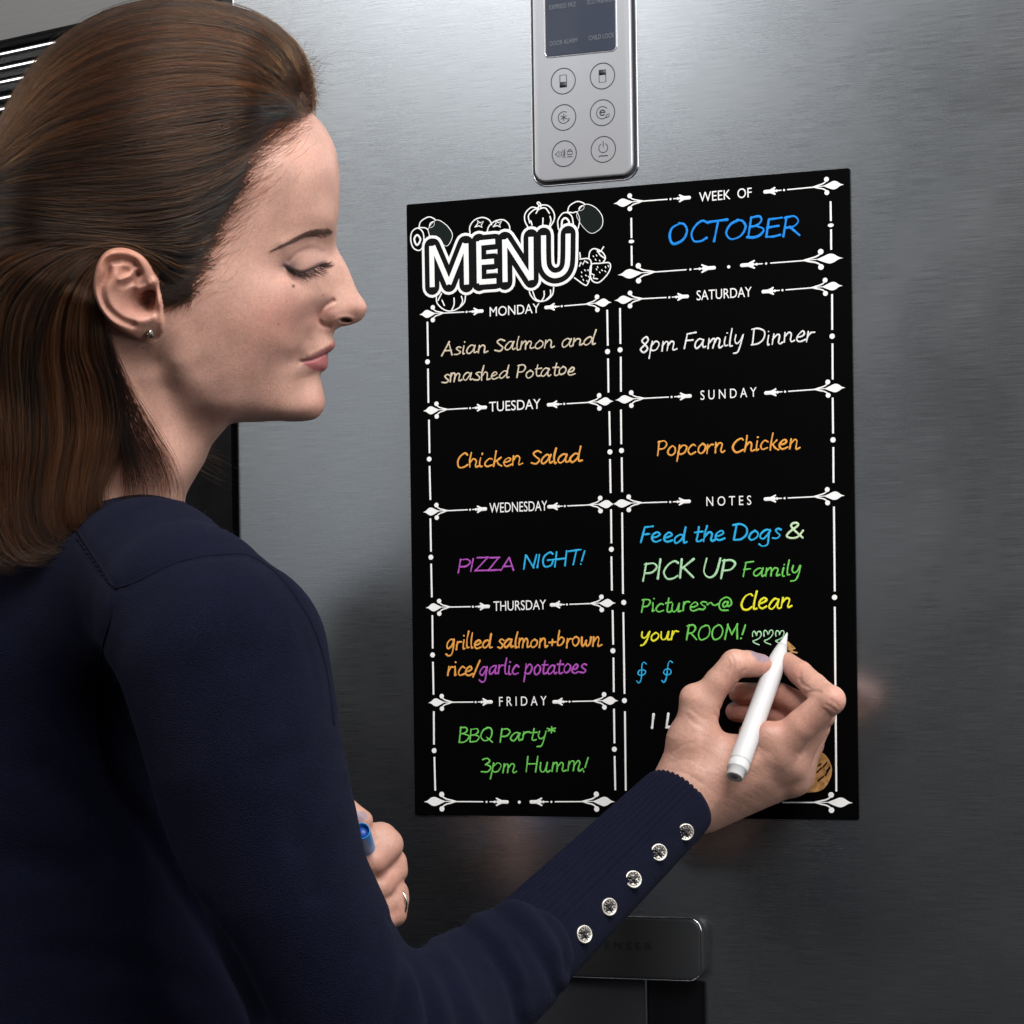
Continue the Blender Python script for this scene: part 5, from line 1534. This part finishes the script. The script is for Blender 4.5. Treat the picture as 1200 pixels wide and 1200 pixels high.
GC = guides([  # loose locks across the neck
    [(128, 380), (142, 420), (160, 458), (182, 496), (202, 535), (211, 566), (205, 590), (188, 600)],
    [(128, 395), (142, 440), (160, 482), (180, 520), (192, 552), (190, 580), (172, 598)],
    [(126, 410), (138, 455), (152, 500), (166, 540), (172, 568), (166, 590), (150, 600)],
    [(128, 420), (138, 465), (146, 510), (148, 550), (146, 580), (152, 600)]])

CURVES, TONE, RAD = [], [], []


def lerp_g(gs, s):
    s = np.clip(s, 0, len(gs) - 1.001); i = int(s); f = s - i
    return gs[i] * (1 - f) + gs[i + 1] * f


def smooth_noise(n, k, amp):
    v = rng.normal(0, 1, k); return amp * np.interp(np.linspace(0, k - 1, n), np.arange(k), v)


def lock_a(s, cnt, spread, side=1, tone=0.0, t0=0.0, lift=0.0):
    g = lerp_g(GA, s)
    n = len(g); tt = np.linspace(0, 1, n)
    k0 = int(t0 * n * 0.6)
    g = g[k0:]; tt = tt[k0:]; n = len(g)
    T = np.gradient(g, axis=0); T /= np.linalg.norm(T, axis=1)[:, None] + 1e-9
    Nn_ = np.stack([-T[:, 1], T[:, 0]], 1)
    lock_off = smooth_noise(n, 5, 2.4) + rng.normal(0, 2.0)
    depth = abs(rng.normal(0, 2.3))
    for _ in range(cnt):
        off = lock_off + rng.normal(0, spread) * (0.35 + 0.65 * np.sin(np.pi * np.clip(tt * 1.05, 0, 1)) ** 0.6) + smooth_noise(n, 6, 0.45) + rng.normal(0, 3.2 if s < 5 else 1.5) * np.clip(1 - tt * 2.5, 0, 1) ** 1.5
        if rng.random() < 0.12: off = off + smooth_noise(n, 5, 3.2)
        q = g + Nn_ * off[:, None]
        if t0 == 0:
            sh = rng.normal(2, 8.0) if s > 4.5 else rng.normal(-4, 7.0)
            q = q - T * (sh * np.clip(1 - tt * 2.2, 0, 1) ** 1.5)[:, None]
        hw = np.maximum(hair_w(q[:, 0], q[:, 1]), 0.0)
        fb = sstep(282, 335, q[:, 1]) * sstep(130, 90, q[:, 0])
        hw = hw * (1 - fb) + (BF(q[:, 0], q[:, 1]) + 0.5) * fb
        sk = np.maximum(skin_w(q[:, 0], q[:, 1]), 0.0)
        dd = depth + abs(rng.normal(0, 0.9)) - lift
        if t0 == 0:
            e = np.clip(tt / 0.10, 0, 1) ** 0.7
            w = sk * (1 - e) + np.maximum(hw - dd, sk * e * 0.98) * e + 0.25
        else:
            w = np.maximum(hw - dd, sk * 0.98)
        L_ = n if rng.random() > 0.25 else int(n * rng.uniform(0.55, 1))
        if L_ < 6: continue
        j0 = 0 if t0 == 0 else int(rng.integers(0, 5))
        if L_ - j0 < 6: continue
        CURVES.append(HP(q[j0:L_, 0], q[j0:L_, 1], side * w[j0:L_])); TONE.append(np.clip(tone + rng.normal(0, .16), -1, 1)); RAD.append(rng.uniform(0.00008, 0.00015))


def lock_b(s, cnt, spread, side=1, tone=0.0):
    g = lerp_g(GB, s); n = len(g); tt = np.linspace(0, 1, n)
    lock_off = smooth_noise(n, 4, 3.0) * tt + rng.normal(0, 2)
    depth = abs(rng.normal(0, 5.0)); ln = rng.uniform(0.86, 1.0)
    curl = rng.normal(3, 11)
    for _ in range(cnt):
        off = lock_off + rng.normal(0, spread) * (0.4 + 0.6 * tt) + smooth_noise(n, 5, 1.4) * tt
        if rng.random() < 0.22: off = off + smooth_noise(n, 4, 9.0) * tt + rng.normal(0, 14) * np.clip((tt - .6) / .4, 0, 1) ** 2
        q = g.copy(); q[:, 0] += off + curl * np.clip((tt - .75) / .25, 0, 1) ** 2
        q[:, 1] += rng.normal(0, 3) * tt
        w = BF(q[:, 0], q[:, 1]) - depth - abs(rng.normal(0, 2.4)) + smooth_noise(n, 4, 1.5)
        e = np.clip(tt / 0.2, 0, 1)
        w = w * e + (np.maximum(hair_w(q[:, 0], q[:, 1]), 20) - 2.5) * (1 - e)
        L_ = max(8, int(n * min(1, ln * rng.uniform(0.84, 1.06))))
        CURVES.append(HP(q[:L_, 0], q[:L_, 1], side * w[:L_])); TONE.append(np.clip(tone + rng.normal(0, .12), -1, 1)); RAD.append(rng.uniform(0.00008, 0.00015))


NA = len(GA) - 1
for _ in range(620):
    s = rng.uniform(0, NA)
    tn = rng.normal(-0.05, .50) + 0.50 * np.exp(-0.5 * ((s - 2.0) / 2.6) ** 2) - 0.22 * (s > 7)
    lock_a(s, 24, rng.uniform(0.8, 2.4), 1, tn)
for _ in range(330):
    s = rng.uniform(2.5, NA - 2); tn = rng.normal(0.12, .52) + 0.45 * np.exp(-0.5 * ((s - 2.0) / 2.6) ** 2) - 0.2 * (s > 7)
    lock_a(s, 22, rng.uniform(0.7, 2.0), 1, tn, rng.uniform(0.5, 0.9) if s < 6 else rng.uniform(.2, .8), 0.5)
for _ in range(170): lock_a(rng.uniform(0, NA), 22, 2.4, -1, rng.normal(0, .25))
for _ in range(1000):    # single strands that stray across the locks
    s = rng.uniform(0, NA); g = lerp_g(GA, s); n = len(g); tt = np.linspace(0, 1, n)
    T = np.gradient(g, axis=0); T /= np.linalg.norm(T, axis=1)[:, None] + 1e-9
    off = smooth_noise(n, 4, 3.5) + rng.normal(0, 3) + rng.normal(0, 9) * (tt - .4)
    q = g + np.stack([-T[:, 1], T[:, 0]], 1) * off[:, None]
    i0 = rng.integers(2, 9); i1 = rng.integers(i0 + 8, n + 1)
    fb = sstep(282, 335, q[:, 1]) * sstep(130, 90, q[:, 0])
    w = np.maximum(hair_w(q[:, 0], q[:, 1]), 0) * (1 - fb) + (BF(q[:, 0], q[:, 1]) + 0.5) * fb + 0.3 + abs(rng.normal(0, .5))
    CURVES.append(HP(q[i0:i1, 0], q[i0:i1, 1], w[i0:i1])); TONE.append(np.clip(rng.normal(.35, .4), -1, 1)); RAD.append(rng.uniform(.00006, .0001))
NB = len(GB) - 1
for _ in range(520): lock_b(rng.uniform(0, NB), 20, rng.uniform(1.0, 3.6), 1, rng.normal(0.55, .45))
for _ in range(90): lock_b(rng.uniform(0, NB), 18, 3.0, -1, rng.normal(0, .25))
for _ in range(230):     # loose locks
    g = lerp_g(GC, rng.uniform(0, 3) ** 1.0 if rng.random() < .5 else 3 * rng.random() ** .4); n = len(g); tt = np.linspace(0, 1, n)
    for _k in range(rng.integers(1, 5)):
        q = g.copy(); q[:, 0] += smooth_noise(n, 4, 4.0) * tt + rng.normal(0, 2.5); q[:, 1] += rng.normal(0, 6) * tt
        w = np.maximum(BF(q[:, 0], q[:, 1]) - abs(rng.normal(0, 3)), skin_w(q[:, 0], q[:, 1]) + 1.0)
        L_ = int(n * rng.uniform(0.62, 1.0))
        CURVES.append(HP(q[:L_, 0], q[:L_, 1], w[:L_])); TONE.append(rng.normal(-.1, .2)); RAD.append(rng.uniform(0.00006, 0.0001))
for _ in range(34):      # far side tips seen past the throat
    x0, y0 = rng.uniform(186, 204), rng.uniform(505, 540); n = 14; tt = np.linspace(0, 1, n)
    Ln, a = rng.uniform(40, 84), rng.uniform(0.15, 0.75)
    q = np.stack([x0 + Ln * tt, y0 + Ln * math.sin(a) * tt + 6 * tt ** 2 * rng.normal()], 1)
    CURVES.append(HP(q[:, 0], q[:, 1], np.full(n, -46.0) + smooth_noise(n, 3, 2))); TONE.append(rng.normal(.1, .2)); RAD.append(rng.uniform(0.00006, 0.00009))
for _ in range(3000):    # fine growth along the hairline
    i = rng.integers(0, len(HL)); t_ = i / len(HL)
    px_, py_ = HL[i] + rng.normal(0, 3.5, 2)
    outw = abs(rng.normal(0, 1)) * (6 + 11 * math.sin(math.pi * min(1, t_ * 1.15)))
    nrm = np.array([0.80, 0.45]) if t_ > .12 else np.array([0.25, 0.6])
    st_ = np.array([px_, py_]) + nrm * outw
    n = 9; tt = np.linspace(0, 1, n)
    ang = math.radians(rng.normal(140 if t_ > .15 else 165, 12)); Ln = rng.uniform(14, 34)
    dv = np.array([math.cos(ang), math.sin(ang)])
    q = st_ + tt[:, None] * dv * Ln + np.stack([-4 * tt ** 2, -7 * tt ** 2], 1) * rng.uniform(0.2, 1.2)
    w = np.maximum(skin_w(q[:, 0], q[:, 1]), 0) + 0.12 + 0.5 * tt
    CURVES.append(HP(q[:, 0], q[:, 1], w)); TONE.append(rng.normal(.05, .3)); RAD.append(rng.uniform(0.000025, 0.00004) if outw > 6 else rng.uniform(0.00005, 0.00008))
for _ in range(260):     # fine side growth in front of the ear
    x0, y0 = rng.uniform(196, 226), rng.uniform(318, 346); n = 9; tt = np.linspace(0, 1, n); Ln = rng.uniform(12, 34)
    q = np.stack([x0 - Ln * .18 * tt + 3 * rng.normal() * tt ** 2, y0 + Ln * tt * (1 - .15 * tt)], 1)
    CURVES.append(HP(q[:, 0], q[:, 1], skin_w(q[:, 0], q[:, 1]) + .15 + .4 * tt)); TONE.append(rng.normal(0, .3)); RAD.append(rng.uniform(.000022, .00004))
for _ in range(320):     # short frizz at the crown of the brow
    x0, y0 = rng.uniform(346, 364), rng.uniform(64, 128); n = 10; tt = np.linspace(0, 1, n); a = math.radians(rng.uniform(-75, 40)); Ln = rng.uniform(8, 30)
    q = np.stack([x0 + Ln * math.cos(a) * tt + 5 * rng.normal() * tt ** 2, y0 + Ln * math.sin(a) * tt + 6 * rng.normal() * tt ** 2], 1)
    CURVES.append(HP(q[:, 0], q[:, 1], np.full(n, rng.uniform(-22, 22)) + smooth_noise(n, 3, 2))); TONE.append(rng.normal(0, .2)); RAD.append(0.00004)
for P_ in ([(364, 98), (372, 82), (386, 65), (402, 60), (420, 62), (450, 64)], [(336, 42), (338, 30), (344, 16), (342, 2), (338, -8)], [(350, 62), (360, 50), (372, 40), (382, 34)], [(345, 55), (350, 40), (346, 25)], [(366, 96), (376, 84), (388, 70)],
           [(300, 24), (270, 12), (235, -4), (205, -8)], [(180, 6), (150, 4), (120, 12), (95, 22)], [(90, 36), (70, 44), (52, 56), (40, 66)]):
    q = resample(catmull(np.array(P_, float), 6), 20)
    CURVES.append(HP(q[:, 0], q[:, 1], rng.uniform(-10, 10) + np.zeros(20))); TONE.append(0.1); RAD.append(0.00005)
for _ in range(900):     # flyaways over the crown
    s = rng.uniform(0, 9); g = lerp_g(GA, s); i0 = rng.integers(4, 16); g = g[i0:i0 + rng.integers(6, 11)]; n = len(g)
    if n < 5: continue
    q = g + np.stack([smooth_noise(n, 3, 2.0), smooth_noise(n, 3, 2.5) - rng.uniform(0, 4) * np.linspace(0, 1, n) ** 2], 1)
    w = np.maximum(hair_w(q[:, 0], q[:, 1]), 0) + 0.8 + abs(rng.normal(0, 1.3)) * np.linspace(0, 1, n)
    CURVES.append(HP(q[:, 0], q[:, 1], w)); TONE.append(rng.normal(.25, .25)); RAD.append(0.00005)


def hair_object(name, curves, tone, rad, material, parent):
    hc = bpy.data.hair_curves.new(name)
    sz = [len(c_) for c_ in curves]
    hc.add_curves(sz)
    P = np.concatenate(curves).astype(np.float32)
    hc.points.foreach_set('position', P.ravel())
    R_ = np.concatenate([r * (1 - 0.75 * np.linspace(0, 1, n) ** 3) for r, n in zip(rad, sz)]).astype(np.float32)
    a = hc.attributes.get('radius') or hc.attributes.new('radius', 'FLOAT', 'POINT'); a.data.foreach_set('value', R_)
    a = hc.attributes.new('tone', 'FLOAT', 'CURVE'); a.data.foreach_set('value', np.array(tone, np.float32))
    hc.materials.append(material)
    o = bpy.data.objects.new(name, hc); link(o, parent)
    return o


def hair_mat(name, dark, mid, light, rough=0.30):
    m = bpy.data.materials.new(name); m.use_nodes = True
    nt = m.node_tree; nt.nodes.remove(nt.nodes['Principled BSDF'])
    h = N(m, 'ShaderNodeBsdfHairPrincipled'); h.parametrization = 'COLOR'
    at = N(m, 'ShaderNodeAttribute'); at.attribute_name = 'tone'
    mr = N(m, 'ShaderNodeMapRange'); mr.inputs[1].default_value = -1; mr.inputs[2].default_value = 1
    L(m, at.outputs['Fac'], mr.inputs[0])
    cr = N(m, 'ShaderNodeValToRGB'); e = cr.color_ramp.elements
    e[0].color = (*dark, 1); e[1].color = (*light, 1); e[0].position = 0.15; e[1].position = 0.95
    k = e.new(0.52); k.color = (*mid, 1)
    L(m, mr.outputs[0], cr.inputs[0]); L(m, cr.outputs[0], h.inputs['Color'])
    h.inputs['Roughness'].default_value = rough; h.inputs['Radial Roughness'].default_value = 0.45
    h.inputs['Random Roughness'].default_value = 0.3; h.inputs['IOR'].default_value = 1.38
    L(m, h.outputs[0], nt.nodes['Material Output'].inputs['Surface'])
    return m


M['hair'] = hair_mat('brown_hair', (0.0018, 0.0008, 0.0005), (0.0058, 0.0021, 0.0010), (0.085, 0.030, 0.0095))
hair = hair_object('hair', CURVES, TONE, RAD, M['hair'], person)
# a close layer of hair under the strands
mk = (HAIRF.d > 7) | (HAIRF.X < 60)
x, y, w, Q = HAIRF.mesh(np.maximum(HAIRW - 4.5, 0), True, None)
keep = np.ones(len(x), bool)
hd, hi_, _, _ = poly_dist(x, y, np.concatenate([HL, [(180, 318), (140, 300), (112, 320), (104, 380), (62, 440), (20, 520), (-200, 520), (-200, -100), (420, -100), (380, 128)]]))
keep = hi_ & (hd > 6) & (np.hypot(x - 356, y - 112) > 26)
Q = Q[keep[Q].all(1)]
used = np.unique(Q); re_ = -np.ones(len(x), int); re_[used] = np.arange(len(used))
M['under'] = noise_fx(mat('under_hair', (0.012, 0.007, 0.005), 0.7, 0, 0.2), (1, 1, 1), 300, 3, col=((0.006, 0.0035, 0.0025), (0.020, 0.011, 0.007)))
mesh_np('under_layer', HP(x, y, w)[used], re_[Q], M['under'], hair)

# brows and lashes
BC, BT, BR = [], [], []
up_ = catmull(np.array([(316, 293), (328, 286.5), (340, 280), (353, 273), (366, 269.3), (380, 269.2), (389.5, 271.5)], float), 6)
lo_ = catmull(np.array([(317, 293.6), (329, 289), (342, 284), (356, 278.5), (368, 277.5), (378, 279.3), (387.5, 274.5)], float), 6)
up_ = resample(up_, 60); lo_ = resample(lo_, 60)
for _ in range(820):
    t = rng.random(); i = min(58, int(t * 59)); v = rng.uniform(-.05, 1.05)
    st_ = up_[i] * (1 - v) + lo_[i] * v + rng.normal(0, .35, 2)
    tg = up_[max(0, i - 1)] - up_[min(59, i + 1)]; tg = tg / (np.linalg.norm(tg) + 1e-9)
    upn = np.array([0, -1.0]) if v > .45 else np.array([0, 0.55])
    k = 0.95 if t > .85 else 0.42
    dv = tg + upn * k; dv /= np.linalg.norm(dv)
    n = 6; tt = np.linspace(0, 1, n); Ln = rng.uniform(4, 8.5) * (0.7 if t < .2 else 1)
    q = st_ + tt[:, None] * dv * Ln + tt[:, None] ** 2 * tg * 1.4
    w = HEAD.at(HW, q[:, 0], q[:, 1]) + 0.12 + 0.5 * tt * (1 - .6 * tt)
    BC.append(HP(q[:, 0], q[:, 1], w)); BT.append(rng.normal(-.1, .3)); BR.append(rng.uniform(0.00004, 0.00007))
M['brow'] = hair_mat('brow_hair', (0.015, 0.009, 0.007), (0.040, 0.024, 0.018), (0.09, 0.052, 0.036))
hair_object('eyebrow', BC, BT, BR, M['brow'], person)
EC, ET, ER = [], [], []
for _ in range(190):
    t = rng.random(); i = int(4 + t * (len(LID) - 5)); P0 = LID[i] + rng.normal(0, .35, 2)
    n = 9; tt = np.linspace(0, 1, n)
    f = t
    Ln = rng.uniform(8, 15) * (0.75 + 0.5 * math.sin(math.pi * f))
    a0 = math.radians(75 - 55 * f + rng.normal(0, 9))
    q = P0 + np.stack([np.cos(a0) * Ln * tt + 2.2 * tt ** 2, np.sin(a0) * Ln * tt - (2.6 + 2.0 * f) * tt ** 2], 1)
    w0 = float(HEAD.at(HW, P0[0], P0[1]))
    w = w0 + 0.5 + (4.5 - 1.0 * f) * tt
    EC.append(HP(q[:, 0], q[:, 1], w)); ET.append(-1); ER.append(rng.uniform(0.00007, 0.00011))
for _ in range(60):
    t = rng.random(); x0 = 338 + 36 * t; y0 = np.interp(x0, LID[:, 0], LID[:, 1]) + 2.2
    n = 6; tt = np.linspace(0, 1, n); Ln = rng.uniform(3, 5.5)
    q = np.stack([x0 + Ln * 0.35 * tt, y0 + Ln * tt], 1)
    w = HEAD.at(HW, q[:, 0], q[:, 1]) + 0.3 + 1.2 * tt
    EC.append(HP(q[:, 0], q[:, 1], w)); ET.append(-1); ER.append(0.00004)
M['lash'] = hair_mat('lash_hair', (0.004, 0.003, 0.003), (0.005, 0.004, 0.004), (0.006, 0.005, 0.005))
hair_object('eyelash', EC, ET, ER, M['lash'], person)

# knit fuzz standing off the wool
ft = rng.integers(0, len(SWQ), 26000)
A3 = to_world(SWV); c3 = A3[SWQ[ft]].mean(1); n3_ = np.cross(A3[SWQ[ft][:, 2]] - A3[SWQ[ft][:, 0]], A3[SWQ[ft][:, 3]] - A3[SWQ[ft][:, 1]]); n3_ /= np.linalg.norm(n3_, axis=1)[:, None] + 1e-12
vis = (n3_ @ CF) < 0.35
FC = []
for c_, n_ in zip(c3[vis], n3_[vis]):
    d1 = rng.normal(0, 1, 3); d1 -= n_ * (d1 @ n_); d1 /= np.linalg.norm(d1) + 1e-9; d2 = np.cross(n_, d1)
    ln_ = rng.uniform(0.0006, 0.0019); p0 = c_ + rng.normal(0, .0012, 3) - n_ * 0.0008
    FC.append(np.array([p0, p0 + n_ * ln_ * .45 + d1 * ln_ * .3, p0 + n_ * ln_ * rng.uniform(.4, .8) + d1 * ln_ * .8 + d2 * ln_ * rng.normal(0, .4), p0 + n_ * ln_ * rng.uniform(.1, .9) + d1 * ln_ * 1.2 + d2 * ln_ * rng.normal(0, .8)]))
M['fuzz'] = hair_mat('navy_fuzz', (0.006, 0.008, 0.03), (0.010, 0.013, 0.045), (0.02, 0.025, 0.07), 0.5)
hair_object('wool_fuzz', FC, list(rng.normal(0, .4, len(FC))), [0.00002] * len(FC), M['fuzz'], sweater)
